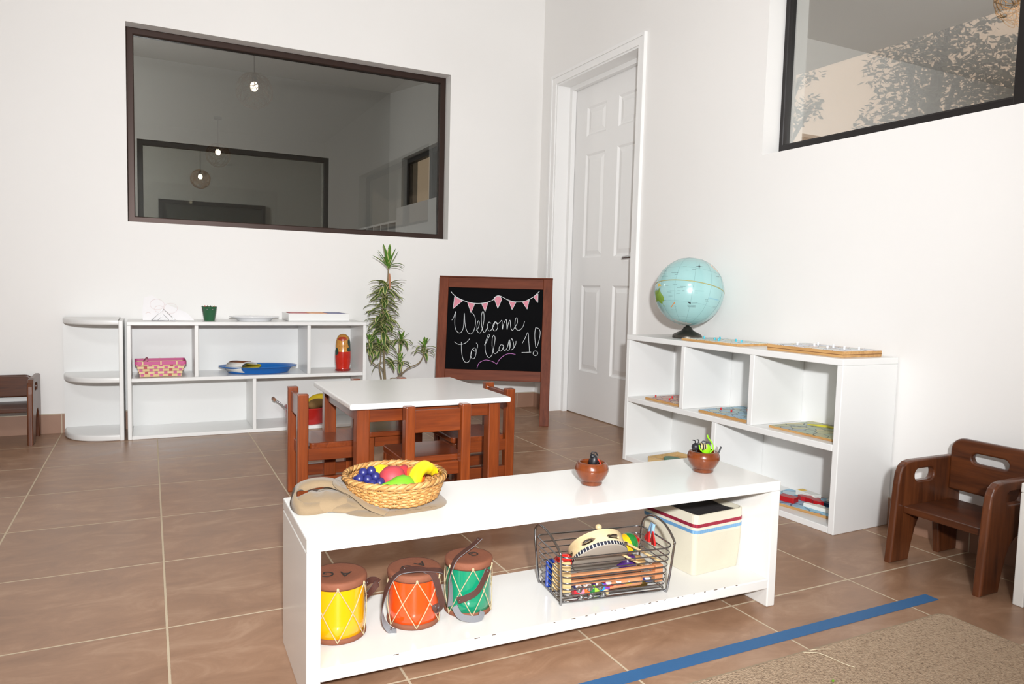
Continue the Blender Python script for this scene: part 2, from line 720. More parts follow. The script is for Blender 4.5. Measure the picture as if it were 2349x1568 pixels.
def panel_door(w):
    cols = [(-.60, -.385), (-.25, -.03)]
    rows = [(.295, .857), (1.035, 1.70), (1.815, 2.0)]
    ys = [y0, cols[0][0], cols[0][1], cols[1][0], cols[1][1], y1]
    zs = [.006, rows[0][0], rows[0][1], rows[1][0], rows[1][1], rows[2][0], rows[2][1], zt]
    for i in range(5):
        for j in range(7):
            if i in (1, 3) and j in (1, 3, 5):
                a, b, c, d = ys[i], ys[i + 1], zs[j], zs[j + 1]
                # moulded raised field
                r = [(0, 0), (.012, .010), (.020, .010), (.045, .003)]
                vs = []
                for ins, dep in r:
                    x = dx0 + dep
                    vs += [(x, a + ins, c + ins), (x, b - ins, c + ins), (x, b - ins, d - ins), (x, a + ins, d - ins)]
                fs = []
                for k in range(len(r) - 1):
                    for q in range(4):
                        q2 = (q + 1) % 4
                        fs.append([k * 4 + q, k * 4 + q2, k * 4 + 4 + q2, k * 4 + 4 + q][::-1])
                n = (len(r) - 1) * 4
                fs.append([n + 3, n + 2, n + 1, n])
                w.add(vs, fs)
            else:
                w.add([(dx0, ys[i], zs[j]), (dx0, ys[i + 1], zs[j]), (dx0, ys[i + 1], zs[j + 1]), (dx0, ys[i], zs[j + 1])], [[3, 2, 1, 0]])
    w.bb(dx0 + .012, dx1, y0, y1, .006, zt)


panel_door(w)
w.build('door_leaf', M_door, e)
h = MB()
h.cyl(.026, 0, .008, 20, TM((dx0, -.665, 1.025), (0, -PI / 2, 0)))
h.tube([(dx0, -.665, 1.025), (dx0 - .04, -.665, 1.025), (dx0 - .052, -.65, 1.025), (dx0 - .052, -.56, 1.022)], .009, 10)
h.build('door_handle', M_steel, e)
j = MB()
j.bb(XR - .005, 3.018, .136, .152, 0, 2.172)
j.bb(XR - .005, 3.018, -.758, -.744, 0, 2.172)
j.bb(XR - .005, 3.018, -.744, .136, 2.158, 2.172)
j.bb(2.93, 2.962, .105, .136, 0, 2.13)
j.bb(2.93, 2.962, -.744, -.728, 0, 2.13)
j.bb(2.93, 2.962, -.744, .136, 2.13, 2.158)
j.build('door_jamb', M_trim, e)
w = MB()
# casing: inner flat band and a thicker outer back band, butted
w.bb(XR - .014, XR, .148, .188, 0, 2.168)
w.bb(XR - .020, XR, .1881, .206, 0, 2.226)
w.bb(XR - .014, XR, -.794, -.754, 0, 2.168)
w.bb(XR - .020, XR, -.812, -.7941, 0, 2.226)
w.bb(XR - .014, XR, -.794, .188, 2.1681, 2.208)
w.bb(XR - .020, XR, -.794, .188, 2.2081, 2.226)
struct(w.build('trim_1', M_trim))

# --- the rooms beyond window 1
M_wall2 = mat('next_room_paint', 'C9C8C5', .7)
FY = 3.9
wall_with_hole('wall_far', 'Y', FY, FY + .15, XL, XR, 3.6, [(.33, 2.172, 1.13, 2.165)], M_wall2)
struct(MB().bb(XL - .1, XL, BY + .15, 11.5, 0, 3.6).build('wall_far_left', M_wall2))
wall_with_hole('wall_far_right', 'X', XR, 3.02, BY + .15, 11.5, 3.6, [(1.2, 3.45, 1.5, 2.16)], M_wall2)
struct(MB().bb(XL, XR, 7.5, 7.62, 0, 3.6).build('wall_end', M_wall2))
w = MB()
zc0, zc1 = 2.48, 2.94
w.add([(XL, BY + .15, zc0), (XR, BY + .15, zc0), (XR, FY, zc1), (XL, FY, zc1),
       (XL, BY + .15, zc0 + .1), (XR, BY + .15, zc0 + .1), (XR, FY, zc1 + .1), (XL, FY, zc1 + .1)],
      [[0, 1, 2, 3][::-1], [4, 5, 6, 7], [0, 1, 5, 4], [2, 3, 7, 6]])
struct(w.build('ceiling_next', M_ceil))
struct(MB().bb(XL, XR, FY + .15, 7.5, 2.75, 2.85).build('ceiling_far', M_ceil))
window('window_3', .33, 2.172, 1.13, 2.165, FY + .02, .05, .05, M_blackf, G3)
window('window_4', 1.2, 3.45, 1.5, 2.16, XR + .06, .05, .05, M_blackf, G3, 'X', mull=(2.7,))
window('window_5', .55, 2.0, 1.1, 1.95, 7.44, .05, .05, M_blackf, G3)

# ---------------------------------------------------------------- pendant lamps
M_bulb = mat('lit_bulb', 'FFF4DC', .3, emit=('FFE9C8', 30.0))
M_twig = mat('woven_twig', '4B372A', .7)
M_twigl = mat('golden_woven_twig', '9A7448', .6)
M_cable = mat('lamp_cable', '2A2523', .6)


def pendant(loc, r, top, label, m, seed):
    t = thing('pendant_lamp', label, 'lamp', loc, 0, 'woven ball pendant lamps')
    rr = random.Random(seed)
    w = MB()
    for k in range(26):
        ax = Vector((rr.gauss(0, 1), rr.gauss(0, 1), rr.gauss(0, 1))).normalized()
        q = Vector((0, 0, 1)).rotation_difference(ax)
        off = rr.uniform(-.75, .75) * r
        cr = math.sqrt(max(r * r - off * off, 0))
        ph = [rr.uniform(0, 6.28) for _ in range(3)]
        pts = []
        for i in range(40):
            a = 2 * PI * i / 40
            d = Vector((cr * math.cos(a), cr * math.sin(a), off + .12 * r * math.sin(2 * a + ph[0]) + .06 * r * math.sin(5 * a + ph[1])))
            d = d.normalized() * r * (1 + .02 * math.sin(3 * a + ph[2]))
            pts.append(q @ d)
        w.tube(pts, r * .0135, 5, True)
    w.build('lamp_shade', m, t)
    b = MB()
    b.ell((0, 0, r * .25), (r * .22, r * .22, r * .28), 14, 10)
    b.build('bulb', M_bulb, t)
    c = MB()
    c.cyl(r * .12, r * .5, r * .95, 12)
    c.tube([(0, 0, r * .9), (0, 0, top - loc[2])], .004, 6)
    c.cyl(.05, top - loc[2] - .025, top - loc[2], 16)
    c.build('lamp_cord', M_cable, t)
    return t


pendant((1.25, -1.72, 2.46), .152, CZ, 'woven ball pendant lamp mirrored largest at the top of the dark window', M_twigl, 1)
pendant((1.25, -5.4, 2.46), .152, CZ, 'woven ball pendant lamp on a long cord, mirrored faintly above the inner window frame', M_twigl, 2)
pendant((1.0, 5.75, 2.06), .115, 2.75, 'small golden woven ball pendant lamp hanging inside the far dark window', M_twigl, 3)
pendant((1.0, 8.0, 1.9), .1, 2.6, 'tiny lit pendant lamp at the bottom of the innermost window', M_twigl, 4) if False else None

# ---------------------------------------------------------------- shelf units
def shelf_unit(name, label, loc, rz, Lx, D, H, th, mid, top_div, bot_div, m):
    """open shelf: x along the front, y back"""
    t = thing(name, label, 'shelf', loc, rz)
    b = .0025
    MB().bb(0, Lx, 0, D, H - th, H, b).build('top_board', m, t)
    MB().bb(0, th, .0005, D, 0, H - th, b).build('side_panel', m, t)
    MB().bb(Lx - th, Lx, .0005, D, 0, H - th, b).build('side_panel', m, t)
    MB().bb(th, Lx - th, .001, D - .012, 0, th, b).build('bottom_board', m, t)
    MB().bb(th, Lx - th, .001, D - .012, mid - th, mid, b).build('middle_shelf', m, t)
    for x in top_div:
        MB().bb(x, x + th, .0015, D - .012, mid, H - th, b).build('divider', m, t)
    for x in bot_div:
        MB().bb(x, x + th, .0015, D - .012, th, mid - th, b).build('divider', m, t)
    MB().bb(th, Lx - th, D - .012, D, 0, H - th).build('back_panel', m, t)
    return t


LSX, LSY = .316, .033
shelf_unit('shelf_unit', 'long low white open shelf under the dark window, holding basket, tray and doll', (LSX, LSY, 0), 0, 1.232, .31, .606, .019, .315, [.315, .896], [.605], M_white)
RSA = math.atan2(-1.21, .034)
shelf_unit('shelf_unit', 'white open shelf with globe on top against the right wall', (2.503, -1.2, 0), RSA, 1.2105, .298, .616, .024, .315, [.392, .790], [.598], M_white)

# quarter-round end shelf
t = thing('corner_shelf', 'white rounded end shelf left of the long shelf, standing empty', 'shelf', (.300, .343, 0))
D = .31
MB().bb(-.02, 0, -D, 0, 0, .612, .003).build('side_panel', M_white, t)
MB().bb(-.285, -.02, -.012, 0, 0, .59).build('back_panel', M_white, t)


def qround(z0, z1):
    w = MB()
    n = 20
    er = .009
    prof = [(-er + er * math.cos(R(b)), z0 + er + er * math.sin(R(b))) for b in (-90, -75, -60, -45, -30, -15, 0)] + [(-er + er * math.cos(R(b)), z1 - er + er * math.sin(R(b))) for b in (0, 15, 30, 45, 60, 75, 90)]
    loops = []
    for ins, z in prof:
        lp = []
        for k in range(n + 1):
            a = PI / 2 * k / n
            ex = 2.6
            c, s_ = math.cos(a), math.sin(a)
            rr = 1 / ((c ** ex + s_ ** ex) ** (1 / ex))
            lp.append((-.02 - (.262 + ins) * rr * s_, -.012 - (D - .014 + ins) * rr * c, z))
        loops.append(lp)
    vs = [p for lp in loops for p in lp]
    m = n + 1
    fs = []
    for i in range(len(loops) - 1):
        for k in range(n):
            fs.append([i * m + k, (i + 1) * m + k, (i + 1) * m + k + 1, i * m + k + 1])
    w.add(vs, fs, None, 0, True)
    for lp, up in ((loops[0], False), (loops[-1], True)):
        q = lp + [(-.02, -.012, lp[0][2])]
        f = list(range(len(q)))
        w.add(q, [f[::-1] if up else f])
    return w


qround(.588, .616).build('top_board', M_white, t)
qround(.295, .325).build('middle_shelf', M_white, t)
qround(0, .032).build('bottom_board', M_white, t)


# ---------------------------------------------------------------- benches
def bench(label, loc, rz, L=1.2256, D=.30, H=.34, th=.027, chips=True):
    t = thing('low_bench', label, 'bench', loc, rz)
    b = .003
    tp = MB().bb(0, L, 0, D, H - th, H, b)
    for x in (0, L - th - .001):
        MB().bb(x, x + th + .001, .0006, D - .0006, 0, H - th, b).build('side_panel', M_bench, t)
    sh = MB().bb(th, L - th, .0012, D - .0012, .05, .077, b)
    if chips:
        c = sh
        rr = random.Random(5)
        for x in (.55, .60, .635, .66, .705, .715, .74, .80, .815, .835, .86, .90, .915, .95, .985, 1.02, 1.05, 1.09, .36, .40, .18):
            wd = rr.uniform(.002, .006) * (2.2 if rr.random() > .75 else 1)
            pts = [(x + wd * math.cos(a) * rr.uniform(.6, 1), .0775 + 0 * a, 0) for a in (0, 1)]
            c.box((x, .0022, .0762), (wd, .0016, .0020), rot=(R(45), 0, 0), mi=1)
        c = tp
        for x, z in ((.02, .339), (.025, .3392), (.03, .339), (1.02, .339), (1.19, .339), (.6, .339), (.75, .3392)):
            c.box((x, .0018, .3385), (rr.uniform(.001, .003), .0014, .0014), rot=(R(45), 0, 0), mi=1)
    tp.build('top_board', [M_bench, M_chip], t)
    sh.build('bottom_shelf', [M_bench, M_chip], t)
    return t


BA = R(-.75)
BO = Vector((.684, -2.728, 0))
bd = Vector((math.cos(BA), math.sin(BA), 0))
bn = Vector((-math.sin(BA), math.cos(BA), 0))
bench('long low white bench in the foreground with drums on its lower shelf', BO, BA)
bench('white bench end cut off at the right picture edge, beside the dark armchair', (2.53, -3.0, 0), R(-90), 1.2256, .296, chips=False)

# ---------------------------------------------------------------- table and chairs
t = thing('play_table', 'square white-topped child table with red-brown wooden legs', 'table', (1.308, -1.4485, 0))
MB().box((0, 0, .42), (.595, .6, .02), .006, 3).build('table_top', M_table, t)
for sx in (-1, 1):
    for sy in (-1, 1):
        MB().box((sx * .245, sy * .248, .205), (.046, .046, .41), .004).build('leg', W_red, t)
for sy in (-1, 1):
    MB().box((0, sy * .25, .385), (.444, .022, .05), .002).build('apron', W_redx, t)
for sx in (-1, 1):
    MB().box((sx * .247, 0, .385), (.022, .45, .05), .002).build('apron', W_redy, t)


def rrect(x0, x1, y0, y1, r, n=5):
    out = []
    for cx, cy, a0 in ((x1 - r, y1 - r, 0), (x0 + r, y1 - r, 90), (x0 + r, y0 + r, 180), (x1 - r, y0 + r, 270)):
        for k in range(n + 1):
            a = R(a0 + 90 * k / n)
            out.append((cx + r * math.cos(a), cy + r * math.sin(a)))
    return out


def make_chair(label):
    W = .24
    t = thing('child_chair', label, 'chair', (0, 0, 0), 0, 'red-brown child chairs around the white table')
    px = W / 2 - .0175
    for s in (-1, 1):
        MB().box((s * px, .02, .21), (.035, .04, .42), .005, 3).build('rear_post', W_red, t)
    MB().box((0, .02, .3655), (W - .07, .02, .078), .003).build('back_rail', W_redx, t)
    MB().plate([rrect(-W / 2 + .002, W / 2 - .002, .045, .275, .014)], .022, .004, TM((0, 0, .224))).build('seat', W_redx, t)
    MB().box((0, .032, .192), (W - .07, .02, .046), .002).build('apron', W_redx, t)
    MB().box((0, .243, .192), (W - .075, .02, .046), .002).build('apron', W_redx, t)
    for s in (-1, 1):
        MB().box((s * (px + .004), .142, .192), (.022, .205, .046), .002).build('apron', W_redy, t)
        MB().box((s * px, .245, .1065), (.033, .033, .213), .004).build('front_leg', W_red, t)
        MB().box((s * (px + .002), .134, .082), (.022, .19, .046), .002).build('stretcher', W_redy, t)
    return t


c0 = make_chair('red-brown child chair with its back to the camera, tucked under the near table side')
c0.location = (1.309, -1.79, 0)
dup(c0, (.902, -1.29, 0), R(-90), 'red-brown child chair at the left side of the white table, nearest the long shelf')
dup(c0, (1.752, -1.375, 0), R(90), 'red-brown child chair at the right side of the white table, before the chalkboard')
dup(c0, (1.318, -1.005, 0), R(180), 'red-brown child chair behind the white table, only its post tips showing')


# ---------------------------------------------------------------- dark arm chairs
def arm_side():
    o = [(0, 0), (.088, 0)]
    o += [(.098, .05), (.112, .10), (.128, .132), (.15, .150), (.175, .156), (.2, .150), (.217, .132), (.228, .10), (.236, .05), (.242, 0)]
    o += [(.335, 0)]
    o += catmull([(.335, 0, 0), (.334, .15, 0), (.33, .28, 0), (.318, .313, 0), (.29, .322, 0)], 4)[1:-1] and [(.334, .15), (.331, .27), (.326, .298), (.312, .316), (.29, .322)]
    o += [(.18, .322), (.075, .322), (.052, .318), (.034, .305), (.024, .285), (.018, .25)]
    hole = rrect(.095, .190, .253, .291, .0185, 6)
    return [o, hole[::-1]]


def arm_chair(label, loc, rz, high=True):
    """local: front at x=0, back at +x, width along y"""
    t = thing('cube_armchair', label, 'chair', loc, rz)
    Wd = .30
    for s in (-1, 1):
        m = TM((0, s * (Wd / 2 - .0125), 0), (PI / 2, 0, 0))
        MB().plate(arm_side(), .025, .007, m).build('side_panel', W_dark, t)
    w = Wd - .05
    zt = .385 if high else .318
    zb = .215 if high else .205
    Mx = TM((.275, 0, 0), (PI / 2, 0, PI / 2)) @ TM((0, 0, 0), (R(-0), 0, 0))
    o = [(-w / 2, zb), (w / 2, zb), (w / 2, zt - .06)]
    for k in range(7):
        a = R(90 * k / 6)
        o.append((w / 2 - .04 + .04 * math.cos(a), zt - .04 + .04 * math.sin(a)))
    for k in range(7):
        a = R(90 + 90 * k / 6)
        o.append((-w / 2 + .04 + .04 * math.cos(a), zt - .04 + .04 * math.sin(a)))
    o.append((-w / 2, zt - .06))
    loops = [o]
    if high:
        loops.append(rrect(-.055, .055, .313, .345, .016, 6)[::-1])
    MB().plate(loops, .024, .007, Mx).build('backrest', W_darky, t)
    MB().bb(.045, .285, -w / 2, w / 2, .158, .18, .003).build('seat', W_darky, t)
    return t


arm_chair('dark brown wooden armchair with slot handles against the right wall', (2.487, -2.79, 0), 0)
arm_chair('dark brown armchair cut off at the left picture edge beside the rounded shelf', (-.242, .045, 0), R(90), False)

# ---------------------------------------------------------------- easel chalkboard
EA = R(-29.7)
ed = Vector((math.cos(EA), math.sin(EA), 0))
EO = Vector((2.564, -.35, 0)) - ed * .350
t = thing('chalkboard_easel', 'wooden easel chalkboard with bunting and chalk greeting beside the door', 'chalkboard', EO, EA)
tilt = math.atan(.15 / .885)
MF = TM((0, 0, 0), (-tilt, 0, 0))
FL_ = .897
ew = .350
for s, nm in ((-1, 'front_leg'), (1, 'front_leg')):
    MB().box((s * (ew - .0285), .011, FL_ / 2), (.057, .022, FL_), .003, M=MF).build(nm, W_easel, t)
MB().box((0, .011, FL_ - .0325), (2 * ew - .114, .022, .063), .002, M=MF).build('top_rail', W_easelx, t)
MB().box((0, .011, .297), (2 * ew - .114, .022, .063), .002, M=MF).build('bottom_rail', W_easelx, t)
MB().box((0, .012, FL_ + .004), (2 * ew + .002, .026, .008), .002, M=MF).build('top_cap', W_easelx, t)
bl = MB().box((0, .013, .581), (2 * ew - .112, .012, .508), M=MF).build('board', M_black, t)
back_tilt = math.atan((.36 - .175) / .88)
MK = TM((0, .36, 0), (back_tilt, 0, 0))
for s in (-1, 1):
    MB().box((s * (ew - .035), -.011, .44), (.036, .02, .88), .003, M=MK).build('back_leg', W_easel, t)
MB().box((0, -.011, .30), (2 * ew - .1, .018, .04), .002, M=MK).build('back_rail', W_easelx, t)

bx0, bx1, bz0, bz1 = -ew + .057, ew - .057, .328, .834


def bpt(px, py, lift=.0005):
    """reading of the chalk lines in board units"""
    v = 0
    for _ in range(3):
        xl = 170 + (148 - 170) * v
        xr = 1050 + (1043 - 1050) * v
        u = (px - xl) / (xr - xl)
        yt = 237 + 20 * u
        yb = 985 + 13 * u
        v = (py - yt) / (yb - yt)
    return MF @ Vector((bx0 + (bx1 - bx0) * u, .007 - lift, bz1 + (bz0 - bz1) * v))


nrm = MF.to_3x3() @ Vector((0, -1, 0))


def chalk(strokes, name, m, w=.0031):
    k = MB()
    for st in strokes:
        pts = catmull([bpt(*p) for p in st], 5)
        n = len(pts)
        k.ribbon(pts, w, .0008, nrm, scale=[.75 + .3 * abs(math.sin(i * .45 + n)) for i in range(n)])
    return k.build(name, m, bl)


words = [
    [(205, 540), (222, 515), (240, 460), (233, 530), (236, 600), (252, 640), (278, 657), (302, 640), (316, 590), (321, 475), (327, 560), (340, 620), (360, 655), (385, 665), (410, 640), (426, 580), (422, 515), (398, 472)],
    [(435, 632), (455, 605), (463, 560), (452, 545), (441, 590), (447, 640), (470, 655), (490, 620), (505, 540), (503, 475), (491, 460), (480, 505), (485, 590), (500, 640), (515, 648), (535, 610)],
    [(572, 566), (552, 556), (538, 590), (545, 625), (565, 635), (588, 605), (612, 550), (592, 578), (590, 618), (610, 635), (632, 612), (634, 572), (615, 552), (628, 572), (650, 560)],
    [(650, 560), (672, 538), (676, 580), (679, 620), (686, 580), (700, 545), (714, 532), (718, 580), (723, 622), (732, 570), (748, 536), (756, 600), (772, 628), (792, 602)],
    [(792, 602), (816, 560), (812, 516), (799, 524), (795, 580), (810, 620), (840, 625), (870, 592), (883, 545)],
    [(232, 738), (270, 760), (320, 755), (352, 735), (375, 708)],
    [(298, 740), (300, 800), (306, 860), (325, 910), (352, 925), (377, 905), (390, 850), (400, 800)],
    [(420, 790), (396, 815), (388, 855), (395, 882), (415, 890), (433, 862), (437, 815), (422, 790), (408, 806), (430, 822), (448, 790), (449, 760), (436, 745)],
    [(512, 765), (530, 740), (550, 700), (562, 675), (550, 668), (534, 705), (521, 762), (525, 822), (545, 868), (568, 874), (590, 838), (606, 760), (612, 700), (600, 675), (586, 702), (586, 780), (600, 828), (620, 840), (648, 812)],
    [(692, 765), (667, 760), (651, 790), (656, 818), (680, 805), (694, 768), (693, 798), (706, 810), (728, 782), (745, 712), (750, 755), (748, 800), (725, 808)],
    [(752, 790), (765, 703), (786, 750), (786, 788), (760, 805), (786, 790), (805, 750), (807, 725)],
    [(865, 745), (890, 700), (916, 645), (925, 720), (936, 822)],
    [(862, 827), (905, 825), (950, 822)],
    [(985, 605), (980, 660), (985, 730), (993, 776), (1006, 768), (1024, 700), (1030, 640), (1012, 608), (984, 603)],
    [(990 + 21 * math.cos(a), 832 + 21 * math.sin(a)) for a in [2 * PI * k / 12 for k in range(13)]],
]
chalk(words, 'chalk_writing', M_chalk)
chalk([[(447, 975), (468, 927), (520, 900), (570, 905), (610, 920), (632, 932), (655, 895), (700, 855), (750, 838), (805, 845)]], 'chalk_swoosh', M_chalkv)
chalk([[(193, 278), (232, 318), (300, 355), (380, 380), (450, 386), (530, 375), (590, 350), (622, 316), (665, 322), (720, 350), (790, 368), (870, 365), (950, 330), (1015, 272)]], 'chalk_string', M_chalk, .004)
for f in ([(228, 322), (265, 345), (302, 362), (215, 435)], [(348, 372), (418, 386), (383, 472)], [(480, 387), (540, 376), (515, 460)], [(595, 335), (615, 318), (650, 318), (668, 346), (632, 430)],
          [(733, 362), (800, 372), (765, 440)], [(858, 368), (923, 350), (905, 435)], [(960, 322), (1002, 295), (1002, 375)]):
    fl = MB()
    q = [bpt(*p, .0003) for p in f]
    fl.add(q, [list(range(len(q)))[::-1]])
    f = f + [f[0]]
    for a, b in zip(f, f[1:]):
        fl.ribbon([bpt(*a), bpt(*b)], .003, .0006, nrm, mi=1)
    fl.build('chalk_flag', [M_chalkp, M_chalk], bl)

# ---------------------------------------------------------------- globe
GP = Vector((2.664, -1.452, .616))
t = thing('globe', 'pale blue desk globe on a dark metal base, standing on the white shelf', 'globe', GP, 0)
GR = .1575
gc = Vector((0, 0, .0555 + GR + .003))
MB().lathe([(0, 0), (.067, 0), (.0685, .004), (.0675, .013), (.0655, .015), (.062, .019), (.048, .026), (.030, .034), (.021, .044), (.017, .052), (.010, .054), (.006, .064), (0, .064)], 40).build('globe_base', mat('dark_cast_metal', '59554E', .38, metal=.85, var=.2, vscale=40), t)
W0 = MB().ell(gc, GR, 64, 40)
globe_m = [mat('globe_sea', '9CC6C5', .22, coat=.6, var=.05, vscale=9)]


def merge(w, mats):
    o = len(W0.v)
    W0.v += w.v
    W0.f += [[i + o for i in f] for f in w.f]
    W0.sm += w.sm
    W0.mi += [i + len(globe_m) for i in w.mi]
    globe_m.extend(mats if isinstance(mats, list) else [mats])

cam_loc = Vector((.41948, -4.10489, .83115))
toc = (cam_loc - (GP + gc)).normalized()
rt = Vector((0, 0, 1)).cross(toc).normalized()
upv = toc.cross(rt)


def gdir(px, py):
    u, v = (px - 674) / 584, -(py - 661) / 584
    q = math.sqrt(u * u + v * v)
    if q > .985:
        u, v = u * .985 / q, v * .985 / q
    return rt * u + upv * v + toc * math.sqrt(max(0, 1 - u * u - v * v))


def gpatch(w, dirs, lift=1.003, mi=0, n=5):
    c = Vector((0, 0, 0))
    for d in dirs:
        c += d
    c.normalize()
    vs = [gc + c * GR * lift]
    m = len(dirs)
    for k in range(1, n + 1):
        for d in dirs:
            vs.append(gc + c.lerp(d, k / n).normalized() * GR * (lift if k < n else 1.0))
    fs = [[0, 1 + i, 1 + (i + 1) % m] for i in range(m)]
    for k in range(n - 1):
        for i in range(m):
            a = 1 + k * m
            b = a + m
            fs.append([a + i, b + i, b + (i + 1) % m, a + (i + 1) % m])
    w.add(vs, fs, None, mi, True)


def gp(w, poly, mi=0):
    gpatch(w, [gdir(*p) for p in poly], 1.003, mi)


land_m = [mat('land_green', '7FA23C', .35, var=.15, vscale=60), mat('land_yellow', 'DDBE5A', .35), mat('land_orange', 'E08E4A', .35), mat('land_pink', 'E8C6B0', .35), mat('land_ice', 'B9BDB6', .4, var=.15, vscale=50)]
w = MB()
gp(w, [(98, 690), (110, 645), (150, 640), (165, 672), (172, 610), (185, 615), (196, 668), (232, 715), (262, 765), (270, 830), (240, 880), (205, 865), (185, 842), (150, 848), (128, 870), (108, 800)], 0)
gp(w, [(255, 895), (275, 900), (285, 915), (265, 912)], 0)
gp(w, [(150, 540), (175, 528), (200, 555), (215, 580), (190, 578), (160, 590)], 1)
gp(w, [(388, 928), (405, 895), (430, 862), (440, 838), (452, 850), (440, 872), (415, 900), (400, 930)], 2)
gp(w, [(980, 180), (1020, 200), (1080, 250), (1130, 300), (1165, 350), (1130, 320), (1070, 270), (1010, 215)], 3)
gp(w, [(350, 1140), (420, 1120), (480, 1145), (560, 1165), (660, 1175), (740, 1190), (740, 1210), (660, 1240), (560, 1220), (450, 1185)], 4)
gr2 = random.Random(4)
for k in range(7):     # the far side of the ball
    c = (Vector((gr2.uniform(-.8, .8), gr2.uniform(-.8, .8), gr2.uniform(-.6, .8))) - toc * 1.1).normalized()
    a = c.orthogonal().normalized()
    b = c.cross(a)
    gpatch(w, [(c + (a * math.cos(x) + b * math.sin(x)) * gr2.uniform(.18, .42)).normalized() for x in [2 * PI * i / 14 for i in range(14)]], 1.003, gr2.randrange(4))
merge(w, land_m)
eqn = (gdir(300, 478) - gdir(640, 478)).cross(gdir(950, 525) - gdir(640, 478)).normalized()
if eqn.z < 0:
    eqn = -eqn
d0 = gdir(300, 478)
w = MB()
q0 = eqn.orthogonal().normalized()
q1 = eqn.cross(q0)
off = d0.dot(eqn)
rr_ = math.sqrt(1 - off * off)
w.ribbon([gc + (eqn * off + (q0 * math.cos(a) + q1 * math.sin(a)) * rr_) * GR * 1.002 for a in [2 * PI * k / 96 for k in range(96)]], .0042, .0006, [(q0 * math.cos(a) + q1 * math.sin(a)) for a in [2 * PI * k / 96 for k in range(96)]], True)
merge(w, mat('olive_print', 'A8A772', .4))
w = MB()
for k in range(12):
    a0 = 2 * PI * k / 12 + .2
    q = q0 * math.cos(a0) + q1 * math.sin(a0)
    w.tube([gc + (q * math.cos(x) + eqn * math.sin(x)) * GR * 1.001 for x in [R(-80 + 160 * i / 40) for i in range(41)]], .00035, 4)
for lat in (-60, -30, 30, 60):
    w.tube([gc + (eqn * math.sin(R(lat)) + (q0 * math.cos(a) + q1 * math.sin(a)) * math.cos(R(lat))) * GR * 1.001 for a in [2 * PI * k / 72 for k in range(72)]], .00022, 4, True)
merge(w, mat('grey_print', '6F8F92', .5))
w = MB()


def gtext(body, size, px, py, rot=0.0):
    c = gdir(px, py)
    a = (rt - c * rt.dot(c)).normalized()
    b = c.cross(a)
    a, b = a * math.cos(rot) + b * math.sin(rot), b * math.cos(rot) - a * math.sin(rot)
    tb = MB().text(body, size, .0002)
    w.add([gc + (c * GR * 1.002 + a * p.x + b * p.y + c * p.z).normalized() * (GR * 1.0015 + p.z) for p in tb.v], tb.f)


gtext('OCEANO PACIFICO', .0075, 1085, 775, R(-20))
merge(w, mat('blue_print', '7FB4CE', .5))
w = MB()
for a in range(4):
    for ln, wd in ((60, 5),):
        ca, sa = math.cos(PI / 2 * a), math.sin(PI / 2 * a)
        cx, cy = 820, 238
        gp(w, [(cx + ca * ln, cy + sa * ln), (cx - sa * wd, cy + ca * wd), (cx, cy), (cx + sa * wd, cy - ca * wd)])
    ca, sa = math.cos(PI / 2 * a + PI / 4), math.sin(PI / 2 * a + PI / 4)
    gp(w, [(820 + ca * 26, 238 + sa * 26), (820 - sa * 4, 238 + ca * 4), (820, 238), (820 + sa * 4, 238 - ca * 4)])
gp(w, [(655, 828), (680, 824), (690, 836), (705, 830), (712, 856), (690, 858), (672, 848)])
rg = random.Random(3)
for x, y, n in ((762, 840, 90), (762, 856, 80), (722, 885, 130), (722, 900, 130), (725, 912, 110), (585, 246, 60), (425, 354, 100), (450, 382, 40), (740, 292, 60), (620, 308, 50), (262, 322, 60), (230, 370, 50), (255, 410, 130), (300, 570, 60), (440, 548, 70), (570, 575, 90), (520, 600, 90), (580, 640, 40), (575, 655, 40), (510, 650, 50), (350, 675, 60), (375, 740, 60), (410, 655, 100), (835, 645, 140), (790, 678, 60), (960, 785, 50), (965, 810, 40), (1100, 905, 60), (1130, 400, 50), (280, 815, 30), (450, 905, 50), (405, 840, 50), (430, 970, 70), (415, 440, 40), (500, 695, 60)):
    x0 = x - n / 2
    while x0 < x + n / 2:
        ln = rg.uniform(5, 12)
        gp(w, [(x0, y - 2.2), (x0 + ln, y - 2.2), (x0 + ln, y + 2.2), (x0, y + 2.2)])
        x0 += ln + rg.uniform(3, 6)
merge(w, mat('black_print', '2F3A3E', .5))

W0.build('globe_ball', globe_m, t)

# ---------------------------------------------------------------- puzzles on and in the right shelf
pz = Vector((2.503, -1.2, 0))


def rs(lx, ly, z):
    c, s = math.cos(RSA), math.sin(RSA)
    return Vector((pz.x + c * lx - s * ly, pz.y + s * lx + c * ly, z))


def puzzle(label, lx, ly, z, L, D, th, top, knobs, kcol, rot=0.0, group='wooden map puzzles'):
    t = thing('map_puzzle', label, 'puzzle', rs(lx, ly, z), RSA + rot, group)
    MB().box((0, 0, th / 2), (L, D, th), .0015).build('puzzle_board', W_ply, t)
    MB().box((0, 0, th + .0004), (L - .006, D - .006, .0012)).build('printed_map', top, t)
    if th > .016:
        MB().box((0, 0, th * .45), (L + .0008, D + .0008, .0022)).build('board_seam', mat('dark_seam', '7A5230', .7), t)
    for kx, ky in knobs:
        MB().cyl(.0038, th, th + .012, 12, TM((kx, ky, 0)), bev=.001).build('knob', kcol, t)
    return t


